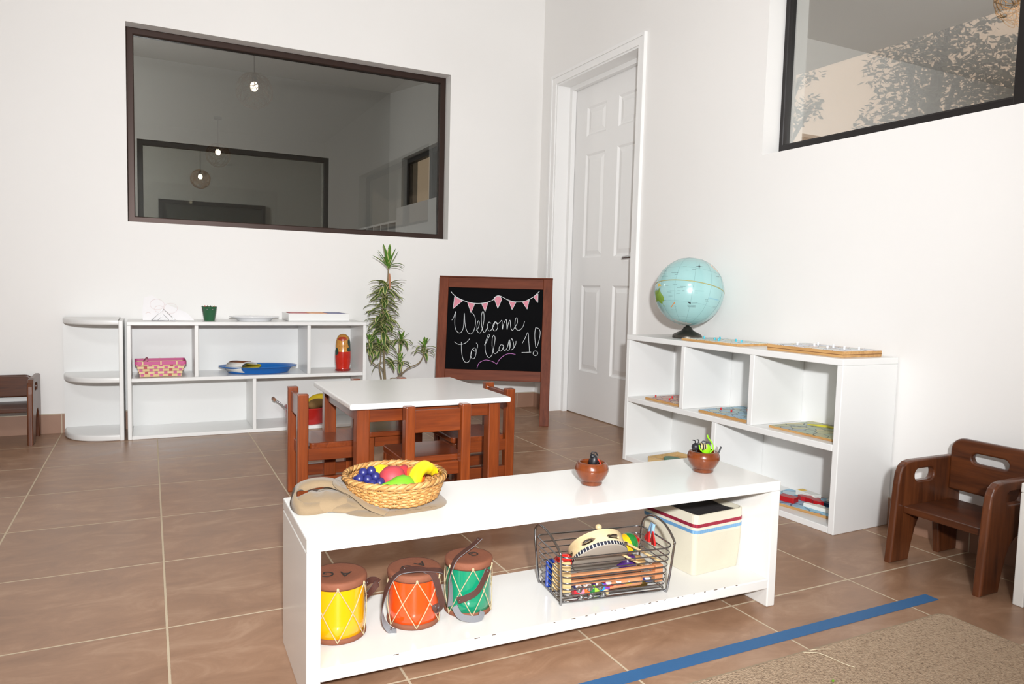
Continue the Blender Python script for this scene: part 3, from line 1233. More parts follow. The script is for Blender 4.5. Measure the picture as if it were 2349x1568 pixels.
K_aq = mat('aqua_knob', '3FB3C6', .3)
K_wh = mat('white_knob', 'EDEDEE', .3)
K_rd = mat('red_knob', 'C52328', .3)
P_pale = patch_mat('pale_map', ['DCE4E2', 'D6DCC8', 'E8DCCB', 'D0DFE6', 'E4E2D6'], 26, '7D8C8A')
P_pale2 = patch_mat('pale_rose_map', ['E6E2E2', 'E7D6D0', 'D8DEE8', 'E5DCC4', 'DDE3E0'], 24, '8E8A90')
P_pink = patch_mat('pink_map', ['D89A8C', 'E1B79F', 'CFA79B', 'D9C0A8'], 24, '5B4A66')
P_blue = patch_mat('blue_map', ['9CC7DB', 'A9C7C8', 'C4C9B4', '93BCD4', 'A7C6DA'], 22, '4B6A78')
P_olive = patch_mat('olive_animal_map', ['B9B98A', 'A7B59B', '9FA9A8', 'C7BE8C', 'B4B48C'], 20, '4E5A4A')
puzzle('map puzzle with aqua knobs on top of the white shelf, right of the globe', .535, .122, .616, .335, .2, .010, P_pale, [(-.10, -.03), (-.055, .02), (-.03, -.035), (.02, -.06), (.06, .0), (.11, -.02)], K_aq)
puzzle('thick map puzzle with white knobs on the near end of the shelf top', 1.005, .15, .616, .335, .215, .022, P_pale2, [(-.10, -.02), (-.07, .06), (-.03, -.01), (.03, .02), (.06, -.05), (.10, -.01), (.13, .03)], K_wh)
puzzle('pinkish map puzzle with red knobs in the upper left shelf compartment', .25, .145, .315, .25, .235, .011, P_pink, [(-.10, -.075), (-.045, -.02), (.0, .03), (.0, -.075), (.07, .03)], K_rd)
puzzle('blue map puzzle with red knobs in the upper middle shelf compartment', .635, .15, .315, .275, .26, .012, P_blue, [(-.085, -.05), (-.03, -.045), (-.02, .04), (.055, .0), (.075, -.025), (.09, -.07)], K_rd)
pl = puzzle('olive animal puzzle without knobs in the upper right shelf compartment', 1.02, .165, .315, .31, .245, .008, P_olive, [], K_rd, group='wooden map puzzles')
# a raised yellow snake piece on it
w = MB()
w.tube(catmull([(-.10, .03, .010), (-.04, .06, .011), (.03, .055, .011), (.09, .04, .010)], 8), .006, 8, scale=[.4 + .6 * math.sin(PI * min(1, max(0.02, i / 24))) for i in range(25)])
w.build('animal_piece', mat('yellow_piece', 'C9C03A', .5, var=.2, vscale=60), pl)
# boat puzzle board and its chunky pieces, lower right compartment
P_veh = patch_mat('vehicle_picture', ['8FC1DC', '9CC9E0', 'B5CFD8', 'D78F86'], 14, '4A7A96')
vb = thing('picture_puzzle', 'pale blue picture puzzle board under the loose vehicle pieces, bottom shelf compartment', 'puzzle', rs(1.00, .165, .024), RSA + R(9))
MB().box((0, 0, .005), (.36, .22, .010), .0015).build('puzzle_board', W_ply, vb)
MB().box((0, 0, .0104), (.354, .214, .0012)).build('printed_picture', P_veh, vb)


def piece(name, label, lx, ly, rot, outline, th, m, extra=None):
    base = rs(1.00, .165, .024) + Matrix.Rotation(RSA + R(9), 3, 'Z') @ Vector((lx, ly, 0))
    t = thing(name, label, 'puzzle piece', (base.x, base.y, .024 + .0112), RSA + R(9) + rot, 'loose vehicle puzzle pieces')
    MB().plate([outline], th, .0015, TM((0, 0, th / 2))).build('piece_body', m, t)
    for nm, o, mm, hh in (extra or []):
        MB().plate([o], hh, .0005, TM((0, 0, th + hh / 2))).build(nm, mm, t)
    return t


P_red = mat('red_paint', 'B3161D', .35)
P_navy = mat('navy_paint', '1F4A6B', .4)
P_wht = mat('white_paint', 'ECECE4', .4)
P_yel = mat('yellow_paint', 'E9BE1B', .4)
car = [(-.055, 0), (-.05, .018), (-.03, .022), (-.018, .042), (.018, .042), (.032, .022), (.055, .018), (.057, 0), (.045, -.004), (.03, -.01), (.018, -.003), (-.018, -.003), (-.03, -.01), (-.044, -.004)]
piece('car_piece', 'red car puzzle piece lying on the picture puzzle', -.02, -.01, R(-12), car, .018, P_red, [('window_print', rrect(-.012, .012, .024, .036, .003), P_wht, .0008)])
piece('truck_piece', 'square red puzzle piece at the left edge of the picture puzzle', -.075, -.06, R(5), rrect(-.035, .03, -.02, .022, .004), .02, P_red)
piece('house_piece', 'white puzzle piece with yellow side at the back of the picture puzzle', -.06, .055, R(-15), rrect(-.05, .045, -.02, .02, .003), .022, P_wht, [('side_print', rrect(-.045, -.02, -.015, .012, .003), P_yel, .0008)])
piece('bus_piece', 'long white and navy bus puzzle piece on the right of the picture puzzle', .10, .02, R(-8), rrect(-.075, .08, -.026, .03, .008), .012, P_navy, [('bus_roof', rrect(-.073, .078, -.004, .028, .007), P_wht, .008), ('window_print', rrect(-.06, .06, .008, .016, .002), P_navy, .0085)])
piece('boat_piece', 'white stepped boat puzzle piece at the front of the picture puzzle', .055, -.065, R(-4), [(-.06, -.012), (.055, -.012), (.06, .004), (.04, .012), (.01, .012), (.008, .022), (-.02, .022), (-.022, .012), (-.06, .010)], .014, P_wht)
# wooden tray in the lower left compartment
t = thing('wooden_tray', 'light wooden tray with a green shape in the lower left compartment of the right shelf', 'tray', rs(.30, .13, .024), RSA + R(6))
MB().box((0, 0, .005), (.27, .2, .01), .001).build('tray_base', W_light, t)
for sx, sy, dx, dy in ((0, -.096, .27, .008), (0, .096, .27, .008), (-.131, 0, .008, .184), (.131, 0, .008, .184)):
    MB().box((sx, sy, .019), (dx, dy, .018), .001).build('tray_rim', W_light, t)
MB().plate([[(.05 * math.cos(a), .035 * math.sin(a)) for a in [2 * PI * k / 24 for k in range(24)]]], .02, .003, TM((-.02, -.05, .026))).build('green_inlay', mat('dull_green_paint', '5F8770', .5), t)

# ---------------------------------------------------------------- things on the left shelf
t = thing('napkin_holder', 'silver wire holder with nested triangles on the left shelf top', 'holder', (.487, .14, .606), R(-6))
w = MB()
for y in (0, .022):
    w.tube([(-.057, y, .003), (0, y, .062), (.057, y, .003)], .0016, 6)
    w.tube([(-.028, y, .003), (0, y, .033), (.028, y, .003)], .0013, 6)
    w.tube([(-.057, y, .002), (.057, y, .002)], .0016, 6)
for x in (-.057, .057, -.028, .028):
    w.tube([(x, 0, .002), (x, .022, .002)], .0013, 6)
w.build('wire_frame', M_chrome, t)
# folded drawing paper in the holder
w = MB()
M_paper = mat('drawing_paper', 'F1EFF0', .8)
for k, (y, dx) in enumerate(((.150, 0), (.153, .01), (.156, .025))):
    o = [(-.098 + dx * .2, .001), (.125 + dx, .001), (.09 + dx, .04), (.02, .085), (-.055, .132 - k * .004), (-.092, .12), (-.10, .05)]
    w.plate([o], .0008, 0, TM((.487, y, .607), (PI / 2 - R(6), 0, 0)))
pp = w.build('paper_sheets', M_paper)
tag(pp, 'white folded drawing sheets standing in the wire holder', 'paper')
k = MB()
Mp = TM((.487, .1488, .607), (PI / 2 - R(6), 0, 0))
for cx, cy, r in ((-.03, .085, .028), (.035, .065, .027), (-.02, .06, .018)):
    k.tube([Mp @ Vector((cx + r * 1.2 * math.cos(a), cy + r * math.sin(a), .0006)) for a in [2 * PI * i / 24 for i in range(24)]], .0004, 4, True)
k.tube(catmull([Mp @ Vector(p) for p in ((-.085, .035, .0006), (-.08, .04, .0006), (-.068, .042, .0006), (-.062, .036, .0006))], 4), .0006, 4)
k.build('pencil_drawing', mat('pink_pencil', 'D9B9B4', .9), pp)

t = thing('metal_bucket', 'small dark green metal bucket of crayons on the left shelf top', 'bucket', (.713, .17, .606))
MB().lathe([(0, 0), (.027, 0), (.0275, .002), (.039, .072), (.041, .074), (.0405, .077), (.0385, .076), (.037, .072), (.0265, .004), (0, .004)], 32).build('bucket_body', mat('green_enamel', '1E5B36', .25, coat=.5), t)
w = MB()
for s in (-1, 1):
    w.ell((s * .014, -.0385, .063), .003, 8, 6)
w.build('rivets', M_chrome, t)
cray = [('C3302A', -.016, .006, 'dark red'), ('26221F', .004, -.008, 'black'), ('D9642A', .018, .004, 'orange'), ('3A3432', -.026, -.01, 'dark brown'), ('E6E1DA', .012, .016, 'white'), ('7A2E24', -.006, .016, 'maroon')]
for i, (c, x, y, nm) in enumerate(cray):
    t = thing('crayon', nm + ' crayon tip poking out of the green bucket', 'crayon', (.713 + x * .8, .17 + y * .8, .612), 0, 'crayons in the green bucket')
    Mx = TM((0, 0, 0), (R(-y * 500), R(x * 420), 0))
    MB().cyl(.004, .0, .068, 10, Mx).build('crayon_stick', mat('crayon_' + nm.replace(' ', '_'), c, .6), t)
    MB().lathe([(.004, .068), (.0015, .077), (0, .078)], 10, Mx).build('crayon_tip', mat('crayon_' + nm.replace(' ', '_'), c, .6), t)

t = thing('serving_plate', 'shallow white oval plate with handles on the left shelf top', 'plate', (.945, .165, .606))
w = MB()
w.lathe([(0, 0), (.085, 0), (.09, .003), (.108, .018), (.132, .022), (.134, .024), (.130, .0255), (.106, .0215), (.088, .007), (0, .006)], 48, sx=1, sy=.72)
w.build('plate_body', mat('white_china', 'ECECEE', .15, coat=.5), t)

t = thing('tablet_box', 'flat white box of red, yellow and blue tablets on the left shelf top', 'box', (1.29, .20, .606), R(1))
bw, bdp, bh = .345, .2, .046
MB().box((0, 0, .003), (bw, bdp, .006), .001).build('box_bottom', M_white, t)
for sx, sy, dx, dy in ((0, -bdp / 2 + .004, bw, .008), (0, bdp / 2 - .004, bw, .008), (-bw / 2 + .004, 0, .008, bdp - .016), (bw / 2 - .004, 0, .008, bdp - .016)):
    MB().box((sx, sy, bh / 2), (dx, dy, bh), .0012).build('box_side', M_white, t)
cols = ['B52430', 'E08A2A', '2A3A86']
for i, c in enumerate(cols):
    nm = ('red', 'yellow', 'blue')[i]
    o = MB().box((1.29 + (i - 1) * .105, .20, .606 + .027), (.098, .178, .04), .001).build('colour_tablets', mat('tablet_' + nm, c, .4))
    tag(o, nm + ' tablets lying in the flat white box', 'tablets', 'coloured tablets in the white box')

# pink woven tray basket
t = thing('woven_basket', 'small rectangular bamboo basket with pink rim in the left shelf', 'basket', (.470, .15, .316), R(1))
Lb, Db, Hb = .24, .17, .082
nat = [mat('bamboo_natural', 'D9BE8A', .55), mat('bamboo_light', 'E3CB9B', .55)]
mats = nat + [mat('bamboo_pink', 'C9578C', .5), mat('bamboo_crimson', 'B23E52', .5)]
w = MB()
rows = 5
rb = random.Random(9)
vcol = [[rb.choice((2, 2, 3)) for _ in range(10)] for _ in range(4)]


def bwall(side):
    n = 9 if side < 2 else 7
    half = (Lb if side < 2 else Db) / 2
    for r in range(rows):
        z0, z1 = .003 + r * Hb * .82 / rows, .003 + (r + 1) * Hb * .82 / rows
        fl = .80 + .20 * (z0 / Hb)
        dd = ((Db if side < 2 else Lb) / 2) * fl
        cells = [((-half * fl, half * fl), .0, r % 2)]
        for c in range(n):
            if (r + c) % 2 == 0:
                xc = (-half + 2 * half * (c + .5) / n) * fl
                hw = half / n * .58
                cells.append(((xc - hw, xc + hw), .0016, vcol[side][c]))
        for (xa, xb), ov, mi in cells:
            s3 = (xb - xa, .002, z1 - z0 - .0012)
            xm, zm, d2 = (xa + xb) / 2, (z0 + z1) / 2, dd + ov
            if side < 2:
                w.box((xm, -d2 if side == 0 else d2, zm), s3, mi=mi)
            else:
                w.box((-d2 if side == 2 else d2, xm, zm), (s3[1], s3[0], s3[2]), mi=mi)


for s_ in range(4):
    bwall(s_)
w.box((0, 0, .003), (Lb * .82, Db * .82, .004), mi=0)
w.build('woven_body', mats, t)
w = MB()
pts = [(x, y, Hb * .90) for x, y in rrect(-Lb / 2, Lb / 2, -Db / 2, Db / 2, .012, 4)]
w.ribbon(pts, .004, .018, (0, 0, 1), True, smooth=False)
w.build('pink_rim', mats[2], t)
w = MB()
for x in (-.085, -.0, .075):
    w.box((x, -Db / 2 - .0012, Hb * .90), (.007, .005, .02), .001)
    w.box((x, Db / 2 + .0012, Hb * .90), (.007, .005, .02), .001)
w.build('rim_binding', nat[1], t)
w = MB()
w.box((.470 - .075, .15, .316 + .074), (.012, .12, .045), .005, rot=(0, R(38), 0))
w.box((.470 + .01, .155, .316 + .035), (.16, .12, .05), .01, rot=(0, 0, R(4)))
tag(w.build('pink_cloth', mat('pink_felt', 'C77A8E', .9)), 'pink cloth piece sticking up inside the pink rimmed basket', 'cloth')

# blue oval tray with folded felt
t = thing('oval_tray', 'bright blue oval plastic tray in the left shelf', 'tray', (.967, .165, .316))
MB().lathe([(0, 0), (.155, 0), (.162, .003), (.178, .026), (.195, .033), (.209, .037), (.2105, .040), (.206, .0405), (.192, .0365), (.174, .029), (.158, .006), (0, .005)], 64, sx=1, sy=.62).build('tray_body', mat('blue_plastic', '1667B5', .3), t)
t = thing('felt_roll', 'folded felt piece in white, brown and yellow lying on the blue tray', 'cloth', (.880, .145, .3235), R(46))
w = MB()
w.ribbon(catmull([(.075, 0, .004), (-.04, 0, .004), (-.066, 0, .012), (-.074, 0, .030), (-.062, 0, .048), (-.03, 0, .056), (.02, 0, .052), (.06, 0, .040)], 6), .10, .007, (0, 0, 1) and [Vector((.3, 0, 1))] * 43)
w.build('felt_outside', mat('white_felt', 'DCDAD4', .95), t)
w = MB()
w.ribbon(catmull([(-.052, 0, .0565), (-.03, 0, .0605), (.015, 0, .0575)], 6), .092, .003, [Vector((.1, 0, 1))] * 13)
w.build('felt_patch', mat('brown_felt', '7D4A2C', .95), t)
w = MB()
w.ribbon(catmull([(.062, 0, .036), (.09, 0, .034), (.098, 0, .026), (.07, 0, .020), (.03, 0, .018), (.025, 0, .012), (.06, 0, .009), (.095, 0, .012)], 6), .098, .006, [Vector((.2, 0, 1))] * 43)
w.build('felt_lining', mat('yellow_felt', 'B9A71A', .95), t)

# nesting doll
t = thing('nesting_doll', 'tall painted wooden nesting doll in red, yellow and green', 'doll', (1.436, .135, .315), R(20))
prof = [(0, 0), (.040, 0), (.043, .004), (.043, .010), (.040, .013), (.0395, .02), (.0445, .05), (.046, .085), (.045, .115), (.0425, .135), (.0425, .15), (.0415, .17), (.037, .19), (.029, .205), (.017, .214), (0, .217)]
lo = [p for p in prof if p[1] <= .115]
hi = [p for p in prof if p[1] >= .115]
MB().lathe(lo, 40).build('doll_lower_half', mat('red_glaze', 'BF2413', .2, coat=.6, var=.2, vscale=30), t)
up_ = MB().lathe(hi, 40).build('doll_upper_half', mat('ochre_glaze', 'C98D3C', .2, coat=.6, var=.25, vscale=45), t)


def rad(z):
    for (r0, z0), (r1, z1) in zip(prof, prof[1:]):
        if z0 <= z <= z1 and z1 > z0:
            return r0 + (r1 - r0) * (z - z0) / (z1 - z0)
    return .04


def doll_patch(w, poly, mi=0, lift=.0008, n=5):
    """poly in (angle deg, z)"""
    ca = sum(p[0] for p in poly) / len(poly)
    cz = sum(p[1] for p in poly) / len(poly)
    m = len(poly)
    vs = []
    for k in range(n + 1):
        for a, z in poly:
            aa = R(ca + (a - ca) * k / n)
            zz = cz + (z - cz) * k / n
            r = rad(zz) + lift
            vs.append((r * math.cos(aa), r * math.sin(aa), zz))
    fs = []
    for k in range(n):
        for i in range(m):
            fs.append([k * m + i, (k + 1) * m + i, (k + 1) * m + (i + 1) % m, k * m + (i + 1) % m])
    w.add(vs, fs, None, mi, True)


def blob(ca, cz, ra, rz, n=12, seed=0, jag=.2):
    q = random.Random(seed)
    return [(ca + ra * math.cos(2 * PI * k / n) * (1 + q.uniform(-jag, jag)), cz + rz * math.sin(2 * PI * k / n) * (1 + q.uniform(-jag, jag))) for k in range(n)]


f0 = -105
w = MB()
doll_patch(w, blob(f0 + 52, .165, 30, .030, seed=1, jag=.12))
doll_patch(w, blob(f0 + 38, .128, 24, .014, seed=2, jag=.15))
doll_patch(w, blob(f0 - 72, .115, 22, .022, seed=3, jag=.15))
doll_patch(w, blob(f0 + 72, .135, 16, .020, seed=4))
w.build('painted_leaves', mat('dark_green_glaze', '1F3F33', .25, coat=.5), up_)
w = MB()
doll_patch(w, blob(f0 - 25, .19, 40, .012, seed=5), 0)
for k in range(16):
    doll_patch(w, blob(f0 - 45 + (k % 4) * 20 + rnd.uniform(-4, 4), .13 + (k // 4) * .018, 3.2, .0022, 8, k), 0)
w.build('painted_dots', mat('rust_glaze', 'A8402A', .3), up_)
MB().lathe([(.0408, .0), (.0445, .003), (.0452, .008), (.0445, .012), (.041, .0135)], 40).build('doll_foot_ring', mat('dark_red_glaze', '8E1C14', .25, coat=.4), t)

# red pot of play food in the lower right bay
t = thing('toy_pot', 'red enamel toy pot with wooden-gripped wire handle in the lower shelf bay', 'pot', (1.235, .16, .019))
MB().lathe([(0, 0), (.105, 0), (.112, .006), (.126, .088), (.130, .091), (.128, .095), (.123, .092), (.108, .010), (0, .007)], 48).build('pot_body', mat('red_enamel', 'C01E1A', .25, coat=.5), t)
w = MB()
hp = catmull([(-.12, -.045, .085), (-.155, -.04, .12), (-.185, -.025, .142), (-.185, .025, .142), (-.155, .04, .12), (-.12, .045, .085)], 6)
w.tube(hp, .003, 8)
w.build('wire_handle', M_chrome, t)
MB().tube([(-.185, -.03, .142), (-.185, .03, .142)], .009, 12).build('handle_grip', mat('brown_grip', '9A6A4A', .5), t)
o = MB().ell((1.285, .14, .019 + .105), (.055, .04, .03), 24, 14, rot=(0, R(-8), R(10))).build('toy_bread', mat('bread_brown', '8A6A3C', .8, var=.2, vscale=30, bump=.4))
tag(o, 'brown bread roll in the red toy pot', 'play food', 'play food in the red pot')
o = MB().ell((1.30, .19, .019 + .125), (.06, .035, .03), 24, 14, rot=(0, R(-14), R(4))).build('toy_corn', mat('corn_yellow', 'D8B81F', .6, var=.15, vscale=40))
tag(o, 'yellow play food behind the bread roll in the red pot', 'play food', 'play food in the red pot')
o = thing('toy_jar', 'small dark-lidded jar leaning in the red pot', 'jar', (1.165, .15, .13), 0)
Mx = TM((0, 0, 0), (0, R(72), R(20)))
MB().cyl(.026, -.0, .055, 24, Mx, bev=.004).build('jar_body', mat('pale_jar', 'CDBFB2', .3), o)
MB().cyl(.0275, -.016, .002, 24, Mx, bev=.003).build('jar_lid', mat('maroon_lid', '6B2622', .3), o)

# ---------------------------------------------------------------- potted plant
PX, PY = 1.715, .165
t = thing('potted_plant', 'tall variegated dracaena with yellow-edged leaves between shelf and chalkboard', 'plant', (PX, PY, 0))
OX, OY = PX, PY
MB().lathe([(0, 0), (.075, 0), (.08, .004), (.10, .15), (.106, .152), (.107, .175), (.10, .176), (.096, .155), (0, .15)], 36).build('plant_pot', mat('terracotta', 'A05A3A', .8, var=.1, vscale=12), t)
MB().lathe([(0, .148), (.097, .158)], 30).build('soil', mat('soil', '2E241C', 1, var=.3, vscale=60, bump=.6), t)
M_leaf = [mat('leaf_green', '4C6B33', .4, var=.3, vscale=30), mat('leaf_edge', 'C9C684', .45, var=.15, vscale=40), mat('leaf_young', '57862F', .4, var=.2, vscale=30)]
rl = random.Random(21)


def leaf(w, p, az, el, Ln, wd, droop, young=False, roll=0.0):
    n = 9
    d = Vector((math.cos(az), math.sin(az), 0))
    side = Vector((-math.sin(az), math.cos(az), 0))
    side = (side * math.cos(roll) + Vector((0, 0, 1)) * math.sin(roll))
    vs, cur, e = [], Vector(p), el
    for i in range(n + 1):
        s = i / n
        wl = wd * (.35 + .65 * math.sin(PI * min(1, s * .9 + .12))) if s < .93 else wd * .22
        if i == n:
            wl = wd * .02
        up = d * -math.sin(e) + Vector((0, 0, math.cos(e)))
        for k in (-1, -.6, 0, .6, 1):
            vs.append(cur + side * (wl / 2 * k) + up * (abs(k) * wl * .16))
        cur = cur + (d * math.cos(e) + Vector((0, 0, math.sin(e)))) * (Ln / n)
        e -= droop / n
    for i in range(n):
        for k in range(4):
            f = [i * 5 + k, (i + 1) * 5 + k, (i + 1) * 5 + k + 1, i * 5 + k + 1]
            edge = k in (0, 3)
            w.add([vs[q] for q in f], [[0, 1, 2, 3]], None, (2 if young and not edge else (1 if edge else 0)) if not (young and rl.random() < .5) else 2, True)


def okwall(p, az, Ln):
    return p[1] + OY + math.sin(az) * Ln < .30 and (p[2] > .66 or p[0] + OX + math.cos(az) * Ln > 1.556)


def whorl(w, axis, f0, f1, n, L0, wd, el, droop):
    m = len(axis) - 1
    for i in range(n):
        f = f0 + (f1 - f0) * (i + rl.random() * .6) / n
        q = f * m
        k = min(int(q), m - 1)
        p = axis[k].lerp(axis[k + 1], q - k)
        Ln = L0 * rl.uniform(.8, 1.15)
        for _ in range(20):
            az = i * 2.4 + rl.uniform(-.5, .5)
            if okwall(p, az, Ln):
                break
            az = rl.uniform(1.15 * PI, 2 * PI)
            if okwall(p, az, Ln):
                break
        leaf(w, p, az, el + rl.uniform(-.25, .3), Ln, wd * rl.uniform(.85, 1.15), droop * rl.uniform(.7, 1.3))


def pxp(px, py, y=.17):
    return (1.700 - OX + (px - 880) / 372, y - OY, .259 + (865 - py) / 373)


main = catmull([(0, 0, .14), pxp(881, 860), pxp(876, 776), pxp(873, 726), pxp(881, 660), pxp(885, 640), pxp(886, 612)], 10)
st = MB()
st.tube(main, .006, 8, scale=[1.15 - .6 * i / len(main) for i in range(len(main))])
br1 = catmull([(.02, -.01, .15), pxp(890, 868, .14), pxp(905, 863, .13), pxp(930, 843, .13), pxp(955, 832, .13), pxp(968, 815, .14), pxp(971, 795, .14)], 8)
br2 = catmull([(.05, -.02, .15), pxp(912, 870, .10), pxp(911, 845, .10), pxp(908, 828, .10)], 8)
br3 = catmull([(.05, .0, .15), pxp(914, 866, .15), pxp(912, 838, .17), pxp(914, 800, .17), pxp(919, 780, .17)], 8)
br4 = catmull([(-.01, 0, .15), pxp(876, 848), pxp(860, 836), pxp(848, 826), pxp(844, 812), pxp(846, 785)], 8)
br5 = catmull([(-.02, 0, .15), pxp(870, 862, .15), pxp(866, 840, .15), pxp(869, 815, .15), pxp(864, 790, .15)], 8)
for b in (br1, br2, br3, br4, br5):
    st.tube(b, .0036, 7)
st.build('plant_stems', mat('plant_bark', '8A7A5E', .8, var=.2, vscale=60), t)
w = MB()
whorl(w, main, .36, .70, 56, .125, .030, .55, 1.3)
whorl(w, main, .36, .70, 44, .115, .030, -.15, .7)
whorl(w, main, .22, .37, 16, .105, .026, -.1, 1.1)
whorl(w, main, .10, .14, 4, .07, .016, .3, 1.9)
w.build('middle_leaves', M_leaf, t)
w = MB()
tp = main[-1]
for az, el, Ln, dr in ((2.9, 1.15, .13, .3), (3.6, 1.3, .155, .1), (4.6, 1.4, .15, .2), (5.6, 1.25, .13, .1), (6.1, 1.0, .125, -.15), (.0, .85, .115, 1.6), (5.9, .5, .10, 1.3), (3.3, .75, .13, .35), (3.0, .95, .12, .0), (4.0, 1.0, .1, .6)):
    leaf(w, tp - Vector((0, 0, .012)), az, el, Ln, .028, dr, True)
w.build('top_leaves', M_leaf, t)
for b, n in ((br1, 13), (br2, 10), (br3, 13), (br4, 22), (br5, 12)):
    w = MB()
    whorl(w, b, .84, 1.0, n, .09, .023, .45, 1.5)
    for k in range(4):
        leaf(w, b[-1], -.5 - k * .75, rl.uniform(.8, 1.4), .07, .021, .3, True)
    w.build('branch_leaves', M_leaf, t)
w = MB()
leaf(w, pxp(886, 628, .15), 4.6, -1.35, .10, .014, .15)
w.mi = [0] * len(w.mi)
w.build('dry_leaf', mat('dry_leaf', 'B07A5A', .7), t)


# ---------------------------------------------------------------- things on and in the foreground bench
def bp(lx, ly, z):
    return BO + bd * lx + bn * ly + Vector((0, 0, z))


def drum(label, x, y, r, h, col, cname, txt, trot, toff, srot):
    z0 = .0775
    t = thing('toy_drum', label, 'drum', (x, y, z0), srot, 'toy drums on the bench shelf')
    MB().lathe([(r * .9, .004), (r * .985, .006), (r * .97, h * .3), (r * .96, h * .5), (r * .97, h - .02), (r * .985, h - .006)], 48).build('drum_body', mat('drum_' + cname, col, .16, coat=.6), t)
    a = MB().lathe([(0, h - .002), (r * .6, h - .0012), (r * .9, h), (r * 1.0, h - .001), (r * 1.03, h - .005), (r * 1.035, h - .012), (r * 1.01, h - .0165), (r * .98, h - .016)], 48).build('drum_head', M_hide, t)
    MB().lathe([(0, .0), (r * .98, 0), (r * 1.02, .003), (r * 1.03, .008), (r * 1.01, .0125), (r * .97, .012)], 48).build('bottom_hide', M_hide, t)
    cd = MB()
    n = 6
    for k in range(n):
        a0, a1 = 2 * PI * k / n + .3, 2 * PI * (k + 1) / n + .3
        for s0, s1 in ((0, 1), (1, 0)):
            pts = []
            for i in range(13):
                f = i / 12
                aa = a0 + (a1 - a0) * (f if s0 == 0 else 1 - f)
                rr = r * (1.0 + .03 * max(0, abs(2 * f - 1) - .8) / .2) + .0012
                pts.append((rr * math.cos(aa), rr * math.sin(aa), .006 + (h - .018) * f))
            cd.tube(pts, .00115, 6)
        cd.ell((r * 1.035 * math.cos(a0), r * 1.035 * math.sin(a0), h - .012), (.003, .003, .004), 8, 6)
    cd.build('lacing', M_cord, t)
    tx = MB()
    tx.text(txt, r * .62, .0006, TM((toff[0], toff[1], h + .0002), (0, 0, trot - srot)))
    tx.build('ink_letters', M_ink, a)
    return t


def strap(tt, curves, wd=.0135):
    """curves given in drum axes with z measured from the shelf"""
    w = MB()
    for pts, up in curves:
        P = catmull([Vector(p) for p in pts], 6)
        T_ = []
        U = []
        for i in range(len(P)):
            f = i / (len(P) - 1) * (len(up) - 1)
            k = min(int(f), len(up) - 2)
            U.append(Vector(up[k]).lerp(Vector(up[k + 1]), f - k).normalized())
        w.ribbon([p + u * .0007 for p, u in zip(P, U)], wd, .0013, U, mi=0, smooth=False)
        w.ribbon([p - u * .0007 for p, u in zip(P, U)], wd * .97, .0013, U, mi=1, smooth=False)
        for q in (2, len(P) - 3):
            w.ell(P[q] + U[q] * .0015, .0019, 8, 6, mi=2)
    return w.build('leather_strap', [M_leather, M_suede, M_chrome], tt)


d = drum('yellow lidded toy drum with white lacing, first at the left end of the bench shelf', .7765, -2.588, .060, .132, 'E2A400', 'yellow', 'A G', PI, (-.004, -.004), .35)
d.rotation_euler = (0, 0, 0)
strap(d, [([(.059, -.01, .104), (.072, .005, .102), (.085, .012, .098), (.095, .016, .09)], [(.6, -.8, .2), (0, -1, .1), (0, -1, 0)]),
          ([(.059, -.012, .075), (.075, .002, .08), (.09, .01, .09), (.095, .016, .09)], [(.5, -.85, 0), (0, -1, .1), (0, -1, .1)])], .0145)
d = drum('orange toy drum with its strap looped over it, middle one on the bench shelf', .9475, -2.592, .0585, .122, 'DC4A12', 'orange', 'A G', PI + R(14), (0, .004), 0)
strap(d, [([(.056, -.034, .110), (.045, -.046, .122), (.02, -.047, .128), (-.02, -.043, .131), (-.046, -.034, .126), (-.064, -.03, .108), (-.075, -.027, .08), (-.081, -.026, .045), (-.078, -.032, .02), (-.068, -.042, .006), (-.056, -.05, .004)],
           [(.6, -.6, .5), (0, -.3, 1), (0, 0, 1), (-.5, 0, 1), (-1, -.2, .4), (-.9, .4, .1), (-.4, .9, 0), (-.2, .9, .3)]),
          ([(-.04, -.02, .127), (-.005, -.033, .130), (.022, -.053, .122), (.032, -.061, .10), (.037, -.063, .08), (.042, -.065, .06), (.039, -.067, .047), (.03, -.067, .044), (.025, -.066, .056)],
           [(0, 0, 1), (0, -.3, 1), (.2, -1, .4), (.2, -1, 0), (.2, -1, 0), (.6, -.8, -.4), (-.3, -1, .5)])], .0145)
d = drum('green toy drum with dark leather straps, rightmost on the bench shelf', 1.0815, -2.590, .0545, .127, '128560', 'green', 'G', PI + R(10), (.014, .006), .1)
d.rotation_euler = (0, 0, 0)
strap(d, [([(.026, -.004, .166), (.004, -.012, .155), (-.02, -.018, .145), (-.04, -.022, .134), (-.053, -.03, .12), (-.059, -.032, .095), (-.058, -.034, .06), (-.059, -.034, .03)],
           [(-.4, 0, 1), (-.5, 0, 1), (-.6, 0, .9), (-1, .1, .4), (-.6, .8, 0), (-.3, 1, 0)]),
          ([(-.050, -.040, .03), (-.042, -.054, .012), (-.022, -.066, .006), (.0, -.069, .006), (.008, -.064, .018)], [(.6, .8, -.3), (.3, .8, -.4), (0, .8, -.5), (-.3, .9, -.3)]),
          ([(.024, -.057, .112), (.014, -.060, .094), (-.005, -.062, .066), (-.03, -.056, .052), (-.046, -.047, .046)], [(.3, -1, 0), (.1, -1, .1), (-.4, -1, 0)])], .0145)

# --- wire basket of instruments
WA = R(-7.5)
WO = Vector((1.292, -2.668, .0775))
wm = Matrix.Translation(WO) @ Matrix.Rotation(WA, 4, 'Z')
LX, LY = .285, .15


def wp(x, y, z):
    return wm @ Vector((x, y, z))


